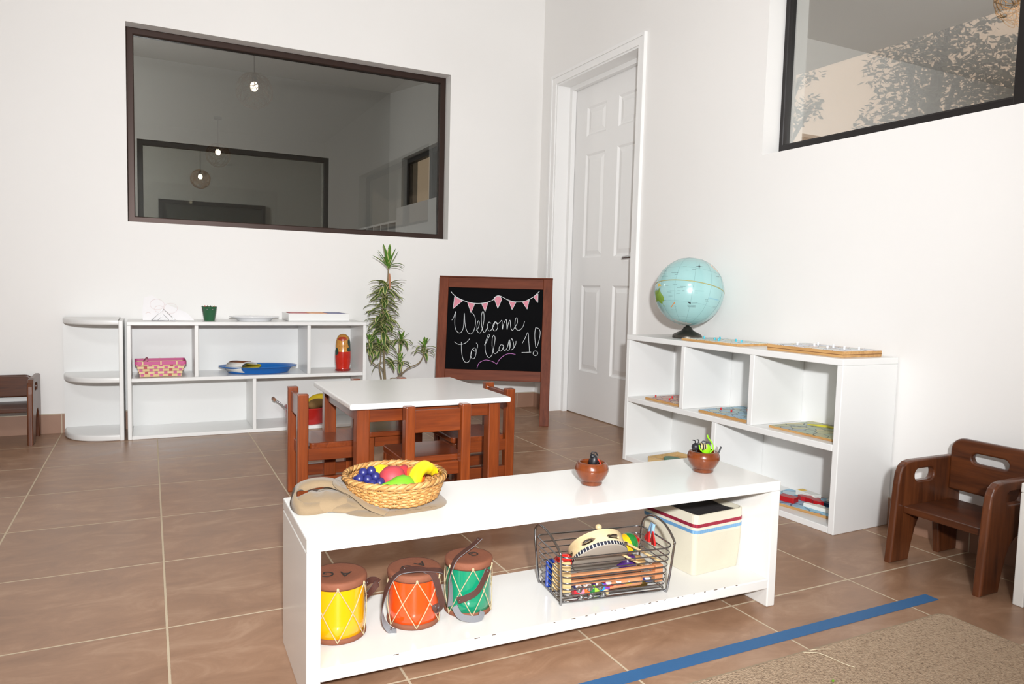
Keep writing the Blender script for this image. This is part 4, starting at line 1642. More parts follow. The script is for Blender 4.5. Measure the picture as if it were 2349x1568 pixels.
t = thing('wire_basket', 'chrome wire basket full of instruments on the bench shelf', 'basket', WO, WA)
w = MB()
for k in range(8):
    z = .008 + k * .0155
    g = .000 + .012 * z / .13
    o = [(x, y, z) for x, y in rrect(-g, LX + g, -g, LY + g, .026, 6)]
    if k == 7:
        o = [(x, y, z + .004 - .010 * math.sin(PI * max(0, min(1, x / LX)))) for x, y, z in o]
    w.tube(o, .0016 if k < 7 else .0021, 6, True)
w.build('side_wires', M_chrome, t)
w = MB()
for k in range(9):
    y = .012 + k * (LY - .024) / 8
    w.tube([(0, y, .003), (LX, y, .003)], .0015, 6)
for x in (.0, LX):
    w.tube([(x, 0.004, .003), (x, LY - .004, .003)], .0015, 6)
w.build('bottom_wires', M_chrome, t)
w = MB()
for x, s in ((0, -1), (LX, 1)):
    o = [(x, .012, .003), (x + s * .002, .002, .008), (x + s * .010, -.008, .115), (x + s * .012, -.004, .135), (x + s * .016, .045, .158), (x + s * .017, .10, .163), (x + s * .016, .135, .152), (x + s * .012, .157, .12), (x + s * .003, .148, .008), (x, .138, .003)]
    w.tube(catmull(o, 5), .0031, 8)
w.tube([(0, .012, .003), (LX, .012, .003)], .0031, 8)
w.tube([(0, .138, .003), (LX, .138, .003)], .0031, 8)
w.build('end_frames', M_chrome, t)

# tambourine
TR = .072
nt_ = Vector((0, -math.cos(R(40)), -math.sin(R(40))))
ct = wp(.128, .062, .078)
zax = (wm.to_3x3() @ -nt_).normalized()
xax = wm.to_3x3() @ Vector((1, 0, 0))
yax = zax.cross(xax)
mt = Matrix((xax, yax, zax)).transposed().to_4x4()
mt.translation = ct
t = bpy.data.objects.new('tambourine', None)
COL.objects.link(t)
t.matrix_world = mt
tag(t, 'pale wooden tambourine with grey skin on top of the wire basket contents', 'tambourine')
w = MB()
dep = .043
ns = 96
slots = [(a, a + .52) for a in (.62, 1.62, 2.75, 3.75, 4.75, 5.7)]


def in_slot(a):
    a = a % (2 * PI)
    for s0, s1 in slots:
        if s0 < a < s1:
            f = (a - s0) / (s1 - s0)
            return math.sqrt(max(0, 1 - (2 * f - 1) ** 4))
    return 0


for k in range(ns):
    a0, a1 = 2 * PI * k / ns, 2 * PI * (k + 1) / ns
    h0, h1 = in_slot(a0) * .0065, in_slot(a1) * .0065
    for ro, ri in ((TR, TR - .005),):
        def P(r, a, z):
            return (r * math.cos(a), r * math.sin(a), z)
        zm = dep * .52
        if h0 == 0 and h1 == 0:
            w.add([P(ro, a0, 0), P(ro, a1, 0), P(ro, a1, dep), P(ro, a0, dep)], [[0, 1, 2, 3]], None, 0, True)
            w.add([P(ri, a0, 0), P(ri, a1, 0), P(ri, a1, dep), P(ri, a0, dep)], [[3, 2, 1, 0]], None, 0, True)
        else:
            w.add([P(ro, a0, 0), P(ro, a1, 0), P(ro, a1, zm - h1), P(ro, a0, zm - h0)], [[0, 1, 2, 3]], None, 0, True)
            w.add([P(ro, a0, zm + h0), P(ro, a1, zm + h1), P(ro, a1, dep), P(ro, a0, dep)], [[0, 1, 2, 3]], None, 0, True)
            w.add([P(ri, a0, 0), P(ri, a1, 0), P(ri, a1, zm - h1), P(ri, a0, zm - h0)], [[3, 2, 1, 0]], None, 0, True)
            w.add([P(ri, a0, zm + h0), P(ri, a1, zm + h1), P(ri, a1, dep), P(ri, a0, dep)], [[3, 2, 1, 0]], None, 0, True)
            w.add([P(ro, a0, zm - h0), P(ro, a1, zm - h1), P(ri, a1, zm - h1), P(ri, a0, zm - h0)], [[0, 1, 2, 3]])
            w.add([P(ro, a0, zm + h0), P(ro, a1, zm + h1), P(ri, a1, zm + h1), P(ri, a0, zm + h0)], [[3, 2, 1, 0]])
        w.add([P(ro, a0, dep), P(ro, a1, dep), P(ri, a1, dep), P(ri, a0, dep)], [[0, 1, 2, 3]])
w.build('wooden_shell', W_maple, t)
MB().lathe([(TR + .0006, .010), (TR + .0006, 0), (TR - .003, -.0016), (0, -.0016)], 64).build('drum_skin', mat('grey_skin', 'A2988B', .6, var=.06, vscale=30), t)
w = MB()
for k in range(100):
    a = 2 * PI * k / 100
    w.box((0, 0, 0), (.0016, .0026, .0092), M=TM((0, 0, 0), (0, 0, a)) @ TM((TR + .0008, 0, .0048)), mi=k % 2)
    w.box((0, 0, 0), (.0016, .0026, .0092), M=TM((0, 0, 0), (0, 0, a + PI / 100)) @ TM((TR + .0008, 0, .0048)), mi=1)
w.build('tacked_band', [mat('cream_thread', 'DAD2C4', .7), mat('navy_thread', '1E2233', .7)], t)
for s0, s1 in slots:
    a = (s0 + s1) / 2
    j = MB()
    for dz in (-.0022, .0022):
        j.lathe([(0, dz), (.006, dz * 2), (.012, dz * .6), (.0125, dz * .4)], 20, TM((0, 0, 0), (0, 0, a)) @ TM((TR - .004, 0, dep * .52)))
    j.build('jingle', M_chrome, t)

# mallet behind it
t = thing('mallet', 'pale wooden ball mallet standing up behind the tambourine', 'mallet', wp(.148, .118, .02))
b = MB()
b.ell((0, 0, .121), (.0088, .0088, .0082), 16, 10)
b.build('mallet_head', W_maple, t)
MB().tube([(0, 0, 0), (0, 0, .117)], .0032, 8).build('mallet_stick', W_light, t)

# maracas
def maraca(label, p, ax, L, r, bands, hl):
    t = bpy.data.objects.new('maraca', None)
    COL.objects.link(t)
    z = (wm.to_3x3() @ Vector(ax)).normalized()
    x = z.orthogonal().normalized()
    m = Matrix((x, z.cross(x), z)).transposed().to_4x4()
    m.translation = wp(*p)
    t.matrix_world = m
    tag(t, label, 'maraca')
    n = 28
    prof = [(r * math.sin(PI * k / n) ** .8 * (.82 + .18 * math.sin(PI / 2 * min(1, k / n * 1.3))), L * k / n) for k in range(n + 1)]
    prof[0] = (0, 0)
    prof[-1] = (0, L)
    for (a, b_, m_) in bands:
        i0, i1 = int(a * n), int(b_ * n)
        MB().lathe(prof[i0:i1 + 1], 32).build('painted_band', m_, t)
    MB().cyl(.007, -hl, .004, 14, bev=.002).build('maraca_handle', P_yel if hl > .01 else bands[0][2], t)
    return t


G_b = mat('gloss_blue', '15378C', .2, coat=.5)
G_y = mat('gloss_yellow', 'EDB516', .2, coat=.5)
G_g = mat('gloss_green', '1C7A34', .2, coat=.5)
G_r = mat('gloss_red', 'C8221C', .2, coat=.5)
G_p = mat('gloss_purple', '43206A', .25, coat=.5)
maraca('striped maraca in blue, yellow, green and red in the wire basket', (.186, .105, .083), (1, .12, .22), .086, .0285, [(0, .25, G_b), (.25, .5, G_y), (.5, .75, G_g), (.75, 1, G_r)], .03)
maraca('purple maraca under the striped one in the wire basket', (.185, .095, .050), (1, -.15, .05), .07, .024, [(0, 1, G_p)], .025)

# two thin sticks
for i, (a, b, lab) in enumerate((((.178, .075, .125), (.292, .045, .062), 'thin wooden stick crossing in front of the striped maraca'), ((.178, .055, .092), (.235, .035, .062), 'short wooden stick beside the purple maraca'))):
    o = MB().tube([wp(*a), wp(*b)], .0031, 10).build('wooden_stick', W_light)
    tag(o, lab, 'stick')

# xylophone turned on its side
t = thing('xylophone', 'small xylophone with wooden rails and coloured bars in the wire basket', 'xylophone', WO, WA)
for z, y in ((.057, .030), (.043, .024)):
    MB().box((.148, y, z), (.245, .012, .010), .0015).build('wooden_rail', W_pink, t)
for x in (.020, .272):
    MB().box((x, .027, .044), (.022, .020, .044), .002).build('end_block', W_light if x < .1 else W_pink, t)
xc = ['23306E', 'E9E3DB', '5A2A78', 'B9202A', 'D8432A', 'C9B024', '2E7D3A', '27409A']
for i, c in enumerate(xc):
    x = .05 + i * .027
    q = MB().box((x, .034, .031), (.019, .05, .004), .001).build('sound_bar', mat('bar_%s' % c, c, .3, coat=.3), t)
    MB().cyl(.0075, .0325, .0365, 14, TM((x, .018, 0)), bev=.001).build('white_peg', mat('white_peg', 'E8E4E2', .4), q)

# bell stick
t = thing('bell_stick', 'rainbow banded jingle bell stick with wooden handle, front of the wire basket', 'bell stick', wp(.037, .020, .0195), WA)
Mr = TM((0, 0, 0), (R(0), PI / 2 - R(4), 0))
cols = [('C0202B', 'red'), ('F0829C', 'pink'), ('E8622B', 'orange'), ('1F7A3C', 'green'), ('9CC63A', 'lime'), ('2C8FD0', 'blue'), ('7A3FA8', 'purple')]
for i, (c, nm) in enumerate(cols):
    MB().cyl(.009, i * .0135, (i + 1) * .0135, 20, Mr).build('painted_band', mat('band_' + nm, c, .3, coat=.3), t)
MB().lathe([(.009, .0945), (.0085, .11), (.0105, .15), (.0125, .17), (.0125, .18), (.009, .187), (0, .189)], 24, Mr).build('wooden_handle', W_pink, t)
for i, (x, z) in enumerate(((.012, .010), (.040, .0105), (.068, .011), (.018, -.0095), (.044, -.0095), (.078, -.0095))):
    b = MB()
    b.ell((x, -.008, z), .0083, 14, 10)
    b.box((x, -.0165, z), (.009, .0012, .0012))
    b.box((x, -.0165, z), (.0012, .0012, .009))
    b.build('jingle_bell', M_steel, t)
o = MB().ell(wp(.122, .016, .0142), (.0092, .0092, .0092), 16, 10).build('wooden_ball', W_light)
tag(o, 'small wooden ball on the wire basket floor beside the bells', 'ball')
t = thing('cow_bell', 'small brass cow bell lying at the right of the wire basket floor', 'bell', wp(.222, .040, .0165), WA)
Mb = TM((0, 0, 0), (0, R(78), 0))
MB().lathe([(.004, -.022), (.010, -.020), (.013, -.008), (.0155, .018), (.0165, .022), (.0155, .022), (.012, -.006), (.008, -.018)], 8, Mb, smooth=False).build('bell_body', mat('brass', '8C7238', .3, metal=.9), t)
MB().tube(catmull([Mb @ Vector(p) for p in ((-.006, 0, -.02), (-.006, 0, -.032), (.006, 0, -.032), (.006, 0, -.02))], 5), .002, 6).build('bell_loop', M_steel, t)
t = thing('triangle', 'steel triangle lying behind the bell stick handle', 'triangle', wp(.17, .055, .0075), WA)
MB().tube(catmull([(-.035, -.02, 0), (.03, -.022, .001), (.036, -.018, .002), (.005, .03, .006), (-.004, .03, .006), (-.036, -.014, 0)], 4), .003, 8).build('triangle_rod', M_steel, t)
t = thing('clapper', 'blue and red wooden clapper at the left end of the wire basket', 'clapper', wp(.012, .060, .006), WA)
w = MB()
for y, m_, nm in ((-.012, W_light, 'wooden_board'), (.012, G_b, 'blue_board')):
    MB().box((.010 - y * .3, y + .02, .038), (.05, .010, .07), .006).build(nm, m_, t)
MB().ell((.030, .03, .068), (.028, .02, .016), 18, 12).build('red_shell', G_r, t)
o = MB().ell(wp(.245, .09, .052), (.028, .022, .016), 20, 12, rot=(0, R(12), 0)).build('castanet', mat('tan_wood', 'B08A56', .45, var=.15, vscale=60))
tag(o, 'tan wooden castanet half under the sticks at the right of the wire basket', 'castanet')
# tassels
t = thing('ribbon_tassel', 'red tassels on a blue ribbon at the right end of the wire basket', 'tassel', wp(.292, .088, .147), WA)
w = MB()
w.ribbon([(0, 0, 0), (-.003, -.001, -.012), (-.004, -.004, -.026)], .012, .0015, (-1, -.4, 0))
w.ribbon([(0, .004, 0), (-.003, .008, -.012), (-.004, .012, -.026)], .012, .0015, (-1, -.4, 0))
w.build('blue_ribbon', mat('light_blue_cloth', '8FB6D8', .9), t)
for s in (-1, 1):
    w = MB()
    for k in range(4):
        a = (k - 1.5) * .16 + s * .18
        w.ribbon([(-.004, .004 + s * .008, -.018), (-.005, .004 + s * .009 + math.sin(a) * .018, -.034), (-.006, .004 + s * .010 + math.sin(a) * .036, -.052 + .004 * (k % 2))], .0085, .0016, (-1, -.3, 0), scale=[.6, .9, 1.1])
    w.build('red_tassel', mat('red_felt', 'C01F1C', .9), t)

# --- fabric bin
FA = R(4.6)
fo_ = Vector((1.708, -2.649, .0775))
t = thing('fabric_bin', 'cream fabric bin with red and blue trim bands under the bench right end', 'bin', fo_, FA)
bwid, bdep, bht = .172, .196, .166
w = MB()
nn = 6
outer = []
for lv in range(9):
    f = lv / 8
    z = bht * f
    g = .003 * math.sin(PI * f) + .004 * f
    ring = []
    for x, y in rrect(-g, bwid + g, -g, bdep + g, .012, 4):
        dz = 0
        if lv == 8:
            dz = -.011 * math.sin(PI * max(0, min(1, x / bwid)))
        ring.append((x, y, z + dz))
    outer.append(ring)
m_ = len(outer[0])
inner = [[(bwid / 2 + (x - bwid / 2) * .965, bdep / 2 + (y - bdep / 2) * .965, z) for x, y, z in r] for r in (outer[8], outer[1])]
rings = outer + inner
vs = [p for r in rings for p in r]
fs = [[i * m_ + k, i * m_ + (k + 1) % m_, (i + 1) * m_ + (k + 1) % m_, (i + 1) * m_ + k] for i in range(len(rings) - 1) for k in range(m_)]
w.add(vs, fs, None, 0, True)
w.add(rings[-1], [list(range(m_))])
w.add(rings[0], [list(range(m_))[::-1]])
w.build('bin_body', mat('cream_fabric', 'CBC4B0', .85, var=.08, vscale=14, bump=.15, bscale=500), t)


def band(z0, z1, m, nm, off):
    w = MB()
    pts = []
    for x, y in rrect(-.0045 - off, bwid + .0045 + off, -.0045 - off, bdep + .0045 + off, .013, 4):
        pts.append((x, y, (z0 + z1) / 2 - .006 * math.sin(PI * max(0, min(1, x / bwid))) * (z1 / bht)))
    w.ribbon(pts, .0012, z1 - z0, (0, 0, 1), True, smooth=False)
    return w.build(nm, m, t)


band(.108, bht - .001, mat('cream_fabric_fold', 'CDC7B5', .85, bump=.15, bscale=500), 'folded_cuff', .0004)
band(.132, .141, stripes_mat('red_trim', '9E1F35', '7E1530', 'X', 260), 'red_trim_band', .0012)
band(.115, .124, stripes_mat('blue_trim', '7FA8C8', '5F8DB5', 'X', 260), 'blue_trim_band', .0012)
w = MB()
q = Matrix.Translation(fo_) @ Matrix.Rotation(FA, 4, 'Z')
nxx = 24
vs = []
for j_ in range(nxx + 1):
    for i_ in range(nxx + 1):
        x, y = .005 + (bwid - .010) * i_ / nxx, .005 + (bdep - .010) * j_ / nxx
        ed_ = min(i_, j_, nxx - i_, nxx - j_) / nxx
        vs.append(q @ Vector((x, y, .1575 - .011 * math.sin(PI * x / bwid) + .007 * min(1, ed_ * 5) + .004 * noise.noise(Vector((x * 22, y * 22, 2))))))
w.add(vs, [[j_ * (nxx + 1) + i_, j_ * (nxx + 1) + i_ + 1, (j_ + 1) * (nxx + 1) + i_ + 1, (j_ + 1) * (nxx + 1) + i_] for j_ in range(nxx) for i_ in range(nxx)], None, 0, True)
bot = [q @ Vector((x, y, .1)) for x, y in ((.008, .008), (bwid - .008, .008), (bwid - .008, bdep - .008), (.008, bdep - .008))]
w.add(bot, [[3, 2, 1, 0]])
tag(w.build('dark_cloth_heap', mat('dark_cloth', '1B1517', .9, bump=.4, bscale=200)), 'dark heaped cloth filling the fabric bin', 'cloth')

# --- wooden bowls with toy insects
def bowl(label, x, y, r, h):
    t = thing('wooden_bowl', label, 'bowl', (x, y, .3405), 0, 'turned wooden bowls on the bench')
    s = r / .043
    MB().lathe([(0, .003), (.0, 0), (.026 * s, 0), (.0275 * s, .003), (.0265 * s, .0085), (.0285 * s, .0095), (.036 * s, .020 * s), (.0425 * s, .034 * s), (.0428 * s, .042 * s), (.039 * s, .053 * s), (.034 * s, h), (.0315 * s, h), (.034 * s, h - .008), (.036 * s, .034 * s), (.028 * s, .018 * s), (0, .012)], 48).build('bowl_body', W_bowl, t)
    return t


B1 = Vector((1.417, -2.586, .3405))
B2 = Vector((1.779, -2.588, .3405))
bowl('left turned wooden bowl on the bench, holding a black toy insect', B1.x, B1.y, .0425, .057)
bowl('right turned wooden bowl on the bench, crowded with a green toy frog', B2.x, B2.y, .044, .057)
M_ins = mat('black_rubber', '17171B', .45)
M_frog = mat('lime_plastic', '86D21A', .35)


def insect(name, label, cat, loc, rz, body, legs, m, lr=.0016, extra=None, group=None):
    t = thing(name, label, cat, loc, rz, group)
    w = MB()
    for c, r, rot in body:
        w.ell(c, r, 16, 10, rot=rot)
    w.build('body', m, t)
    for l in legs:
        MB().tube(catmull(l, 4), lr, 6).build('leg', m, t)
    for nm, mb, mm in (extra or []):
        mb.build(nm, mm, t)
    return t


insect('toy_beetle', 'black toy beetle in the left wooden bowl', 'toy', (B1.x + .003, B1.y, B1.z + .045), R(10),
       [((0, 0, .012), (.010, .012, .017), (R(10), R(8), 0)), ((.004, -.002, -.004), (.013, .014, .014), (0, 0, 0)), ((-.003, 0, .026), (.006, .007, .006), (0, 0, 0))],
       [[(-.004, 0, .028), (-.008, 0, .034), (-.004, -.004, .038)], [(.002, 0, .028), (.004, 0, .034), (.010, -.002, .033)], [(.008, 0, .015), (.014, 0, .026), (.011, 0, .030)], [(-.008, -.006, .0), (-.022, -.012, .003), (-.027, -.014, .006)], [(.008, -.006, .004), (.018, -.004, .012), (.020, -.004, .004)]], M_ins)
o = MB().tube(catmull([(B1.x + .012, B1.y - .006, B1.z + .065), (B1.x + .017, B1.y - .008, B1.z + .058), (B1.x + .021, B1.y - .008, B1.z + .046)], 4), .0018, 6).build('toy_worm', mat('red_rubber', 'C0392B', .4))
tag(o, 'thin red toy strip beside the black beetle in the left bowl', 'toy')
insect('toy_frog', 'bright lime green toy frog in the right wooden bowl', 'toy', (B2.x - .001, B2.y - .012, B2.z + .056), R(-8),
       [((0, 0, .006), (.0125, .009, .0165), (R(12), 0, 0)), ((0, -.002, -.010), (.010, .009, .008), (0, 0, 0))],
       [[(.008, 0, -.004), (.018, -.004, .008), (.016, 0, .024), (.006, .004, .038), (.003, .004, .046)], [(.006, -.006, -.008), (.017, -.010, -.004), (.014, -.014, -.014), (.022, -.016, -.014)],
        [(-.008, 0, -.004), (-.018, -.006, .004), (-.026, -.006, .012), (-.028, -.006, .022)], [(-.006, -.006, -.008), (.002, -.014, -.012), (.012, -.016, -.016)]], M_frog, .0021)
ex = MB()
for k in range(3):
    ex.lathe([(.0105 - .001 * k, -.001), (.0112 - .001 * k, .001), (.0105 - .001 * k, .003)], 18, TM((.014 + k * .007, .002, 0), (0, PI / 2, 0)))
insect('toy_bee', 'black toy bee with striped body at the back of the right bowl', 'toy', (B2.x - .033, B2.y - .004, B2.z + .071), R(-20),
       [((0, 0, 0), (.011, .011, .011), (0, 0, 0)), ((.020, .002, 0), (.014, .010, .010), (0, 0, 0))],
       [[(-.002, 0, .008), (-.002, 0, .016), (-.010, -.002, .019)], [(.006, 0, .008), (.008, 0, .018), (.002, -.002, .020)], [(.016, 0, .008), (.020, 0, .016), (.034, -.004, .012)], [(.026, 0, .006), (.034, 0, .013), (.042, -.004, .009)], [(.0, -.006, -.008), (.004, -.008, -.02), (.008, -.008, -.026)]],
       M_ins, .0014, [('body_stripes', ex, mat('tan_stripe', 'A89A6A', .5))])
t = thing('toy_dragonfly', 'grey winged toy insect leaning at the right rim of the right bowl', 'toy', (B2.x + .030, B2.y - .012, B2.z + .048), 0)
MB().plate([[(-.005, -.006), (.004, -.008), (.011, .012), (.010, .022), (.003, .022), (-.003, .008)]], .0012, 0, TM((0, 0, 0), (R(78), R(20), R(10)))).build('grey_wing', mat('grey_film', '9A958C', .5), t)
MB().tube([(.006, -.003, -.004), (.013, -.004, .012), (.017, -.004, .020)], .0022, 8).build('body', M_ins, t)

# --- canvas bag, fruit basket and fruit
FB = Vector((.915, -2.542, .3405))
t = thing('canvas_bag', 'beige canvas bag lying flat under the fruit basket with looped straps', 'bag', (FB.x, FB.y, .3405))
w = MB()
nx, nr = 56, 12
vs = [(0, 0, .009)]
for k in range(1, nr + 1):
    f = k / nr
    for i in range(nx):
        a = 2 * PI * i / nx
        ex = 2.8
        c, s_ = math.cos(a), math.sin(a)
        q = 1 / ((abs(c) ** ex + abs(s_) ** ex) ** (1 / ex))
        rx = .112 if c > 0 else .135
        ry = .106
        x, y = rx * q * c * f, ry * q * s_ * f
        nz = noise.noise(Vector((x * 26, y * 26, 3))) * .0025 + noise.noise(Vector((x * 70, y * 40, 9))) * .0012
        edge = 1 - max(0, (f - .85) / .15) ** 2
        vs.append((x + noise.noise(Vector((a * 1.5, 0, 0))) * .006 * f, y + noise.noise(Vector((0, a * 1.5, 5))) * .006 * f, max(.0006, (.0075 + nz) * (edge * .85 + .1))))
fs = [[0, 1 + i, 1 + (i + 1) % nx] for i in range(nx)]
for k in range(nr - 1):
    for i in range(nx):
        a = 1 + k * nx
        fs.append([a + i, a + nx + i, a + nx + (i + 1) % nx, a + (i + 1) % nx])
w.add(vs, fs, None, 0, True)
lo_ = [vs[1 + (nr - 1) * nx + i] for i in range(nx)]
w.add([(x, y, .0003) for x, y, z in lo_], [list(range(nx))[::-1]])
w.add(lo_ + [(x, y, .0003) for x, y, z in lo_], [[i, i + nx, (i + 1) % nx + nx, (i + 1) % nx] for i in range(nx)])
w.build('bag_body', M_cloth, t)
w = MB()


def bagfold(cx, cy, rx, ry, h, rot, seed, base=.001):
    n1, n2 = 26, 9
    c_, s_ = math.cos(rot), math.sin(rot)
    vs = []
    for k in range(n2 + 1):
        e = PI / 2 * k / n2
        for i in range(n1):
            a = 2 * PI * i / n1
            x, y = rx * math.cos(e) * math.cos(a), ry * math.cos(e) * math.sin(a)
            nzv = noise.noise(Vector((x * 34 + seed, y * 34, seed))) * .35 + noise.noise(Vector((x * 80, y * 20, seed + 4))) * .15
            z = base + h * math.sin(e) ** .8 * (1 + nzv)
            vs.append((cx + c_ * x - s_ * y, cy + s_ * x + c_ * y, z))
    fs = [[k * n1 + i, k * n1 + (i + 1) % n1, (k + 1) * n1 + (i + 1) % n1, (k + 1) * n1 + i] for k in range(n2) for i in range(n1)]
    w.add(vs, fs, None, 0, True)


bagfold(-.150, .012, .075, .048, .034, R(-14), 1)
bagfold(-.115, .055, .06, .04, .030, R(0), 5)
bagfold(-.105, -.030, .06, .028, .016, R(-18), 8)
w.build('bag_folds', M_cloth, t)
w = MB()
s1 = catmull([(-.06, -.073, .013), (-.085, -.045, .022), (-.105, -.010, .034), (-.135, .028, .046), (-.170, .040, .047), (-.205, .034, .040), (-.222, .012, .030), (-.223, -.008, .020), (-.210, -.026, .012), (-.18, -.030, .010), (-.15, -.022, .012), (-.125, -.028, .014), (-.10, -.052, .012), (-.075, -.075, .009)], 6)
n_ = len(s1)
ups = []
for i in range(n_):
    f = i / n_
    ups.append(Vector((.1, -.65, .8)) if f < .38 else (Vector((-1, -.1, .35)) if f < .62 else Vector((0, -.9, .5))))
# smooth the ups
for _ in range(6):
    ups = [(ups[max(i - 1, 0)] + ups[i] + ups[min(i + 1, n_ - 1)]).normalized() for i in range(n_)]
w.ribbon(s1, .027, .0022, ups)
w.build('bag_strap', M_cloth, t)
w = MB()
s2 = catmull([(-.045, -.096, .006), (-.075, -.070, .016), (-.088, -.045, .026), (-.10, -.02, .034), (-.12, .015, .042), (-.10, .05, .040), (-.08, .07, .030)], 6)
w.ribbon(s2, .036, .0022, (.35, -.45, .85))
w.build('bag_strap', M_cloth, t)
w = MB()
for k in range(5):
    cx = -.045 + k * .024
    w.tube([(cx + (.006 + .002 * k % 3) * math.cos(a), -.0985 + .0035 * math.sin(a) + .10 * max(0, cx) ** 1.2 * .6, .0068) for a in [2 * PI * i / 14 for i in range(12)]], .0004, 4)
w.build('stitched_scrolls', M_stitch, t)

t = thing('fruit_basket', 'round woven wicker basket of toy fruit on the canvas bag', 'basket', (FB.x, FB.y, .350))
H_ = .050
nst = 31
levels = 10


def brad(f, a):
    return .095 + .015 * f ** .8


w = MB()
for lv in range(levels):
    f = lv / (levels - 1)
    z = .004 + (H_ - .010) * f
    pts = []
    N2 = nst * 4
    for i in range(N2):
        a = 2 * PI * i / N2
        ph = (PI if lv % 2 else 0)
        r = brad(f, a) + .0024 * math.sin(a * nst / 1.0 / 2 * 2 + ph)
        pts.append((r * math.cos(a), r * math.sin(a), z + .0011 * math.sin(a * 5 + lv * 2)))
    w.sweep(pts, [(-.0013, -.0024), (.0013, -.0024), (.0013, .0024), (-.0013, .0024)], True, (0, 0, 1), mi=lv % 2)
w.build('woven_sides', [M_wick, M_wick2], t)
w = MB()
for i in range(nst * 2):
    a = 2 * PI * (i + .5) / (nst * 2)
    w.tube([((brad(f, a)) * math.cos(a), brad(f, a) * math.sin(a), .002 + (H_ - .004) * f) for f in (0, .25, .5, .75, 1)], .0015, 5)
w.build('basket_stakes', M_wick, t)
w = MB()
for s_ in range(3):
    pts = []
    for i in range(180):
        a = 2 * PI * i / 180
        tw = a * 13 + s_ * 2 * PI / 3
        r = brad(1, a) + .001 + .0052 * math.cos(tw)
        pts.append((r * math.cos(a), r * math.sin(a), H_ + .0005 + .0050 * math.sin(tw)))
    w.sweep(pts, [(-.0046, -.0015), (.0046, -.0015), (.0046, .0015), (-.0046, .0015)], True, [Vector((math.cos(2 * PI * i / 180) * math.cos(2 * PI * i / 180 * 13 + s_ * 2 * PI / 3), math.sin(2 * PI * i / 180) * math.cos(2 * PI * i / 180 * 13 + s_ * 2 * PI / 3), math.sin(2 * PI * i / 180 * 13 + s_ * 2 * PI / 3))) for i in range(180)], mi=s_ % 2)
w.build('braided_rim', [M_wick2, M_wick], t)
MB().lathe([(0, .0), (.093, .0), (.095, .003), (0, .003)], 40).build('basket_base', M_wick, t)


def fb(x, y, z):
    return (FB.x + x, FB.y + y, .350 + z)


# grapes
t = thing('toy_grapes', 'bunch of dark blue toy grapes with an orange sticker in the basket', 'toy fruit', fb(-.066, -.012, .036), 0, 'toy fruit in the wicker basket')
w = MB()
rg = random.Random(8)
for x, y, z in ((0, 0, .012), (-.018, .004, .014), (.018, .002, .016), (-.006, .016, .024), (.012, .016, .026), (-.024, -.010, .002), (.006, -.014, .004), (.024, -.012, .004), (-.010, -.018, -.008), (.016, -.024, -.010), (.030, .004, .002), (-.03, .006, .0), (.0, .02, .005), (.022, .02, .008), (-.02, .02, .006)):
    w.ell((x, y, z), (.0108, .0108, .0112), 16, 10)
w.build('grape_cluster', mat('grape_blue', '20225F', .4, coat=.1), t)
MB().cyl(.0085, 0, .0006, 20, TM((-.008, -.0262, .0015), (R(75), 0, R(-5)))).build('fruit_sticker', mat('orange_sticker', 'D9743A', .5), t)
o = thing('toy_lemon', 'yellow toy lemon at the back of the fruit basket', 'toy fruit', fb(-.018, .052, .036), 0, 'toy fruit in the wicker basket')
MB().lathe([(0, -.036), (.004, -.033), (.016, -.025), (.0255, -.008), (.0265, .004), (.02, .02), (.008, .031), (.004, .035), (0, .036)], 28, TM((0, 0, 0), (0, R(80), R(20)))).build('fruit_body', mat('lemon_yellow', 'EBCB12', .45), o)
o = thing('toy_peach', 'dull red round toy peach in the middle of the fruit basket', 'toy fruit', fb(-.004, .006, .038), 0, 'toy fruit in the wicker basket')
MB().lathe([(0, -.031), (.012, -.029), (.027, -.014), (.0315, .002), (.027, .018), (.015, .0285), (.004, .0275), (0, .025)], 32, TM((0, 0, 0), (R(-25), 0, 0))).build('fruit_body', mat('peach_red', 'A8373E', .6, var=.1, vscale=30), o)
o = thing('toy_strawberry', 'bright red toy strawberry behind the peach in the fruit basket', 'toy fruit', fb(.024, .036, .036), 0, 'toy fruit in the wicker basket')
MB().lathe([(0, -.033), (.007, -.03), (.018, -.012), (.0245, .008), (.022, .022), (.012, .029), (0, .03)], 28, TM((0, 0, 0), (R(35), R(-130), 0))).build('fruit_body', mat('strawberry_red', 'BC2C35', .5, bump=.4, bscale=240), o)
o = thing('toy_pear', 'lime green toy pear at the front of the fruit basket', 'toy fruit', fb(.004, -.053, .033), 0, 'toy fruit in the wicker basket')
MB().lathe([(0, -.030), (.012, -.028), (.026, -.012), (.029, .004), (.024, .020), (.014, .038), (.010, .050), (.006, .056), (0, .057)], 32, TM((0, 0, 0), (R(5), R(-82), R(4)))).build('fruit_body', mat('pear_green', '68A41E', .45), o)
MB().tube([(-.053, -.001, .011), (-.060, -.001, .015)], .002, 6).build('fruit_stalk', mat('dark_stalk', '4A3A22', .7), o)
o = thing('toy_orange', 'orange toy fruit half hidden under the banana', 'toy fruit', fb(.055, .030, .031), 0, 'toy fruit in the wicker basket')
MB().ell((0, 0, 0), (.027, .027, .025), 24, 16).build('fruit_body', mat('orange_skin', 'E2631F', .5), o)
o = thing('toy_banana', 'big yellow toy banana arching over the right side of the fruit basket', 'toy fruit', fb(0, 0, 0), 0, 'toy fruit in the wicker basket')
bc = catmull([(.020, -.062, .020), (.027, -.052, .040), (.040, -.036, .058), (.060, -.016, .064), (.080, .000, .058), (.094, .008, .048)], 8)
nb = len(bc)
MB().tube(bc, .0165, 7, scale=[min(1, .35 + 4 * i / nb) * (1 if i < nb * .72 else 1 - .35 * (i / nb - .72) / .28) for i in range(nb)]).build('fruit_body', mat('banana_yellow', 'F0D010', .45), o)
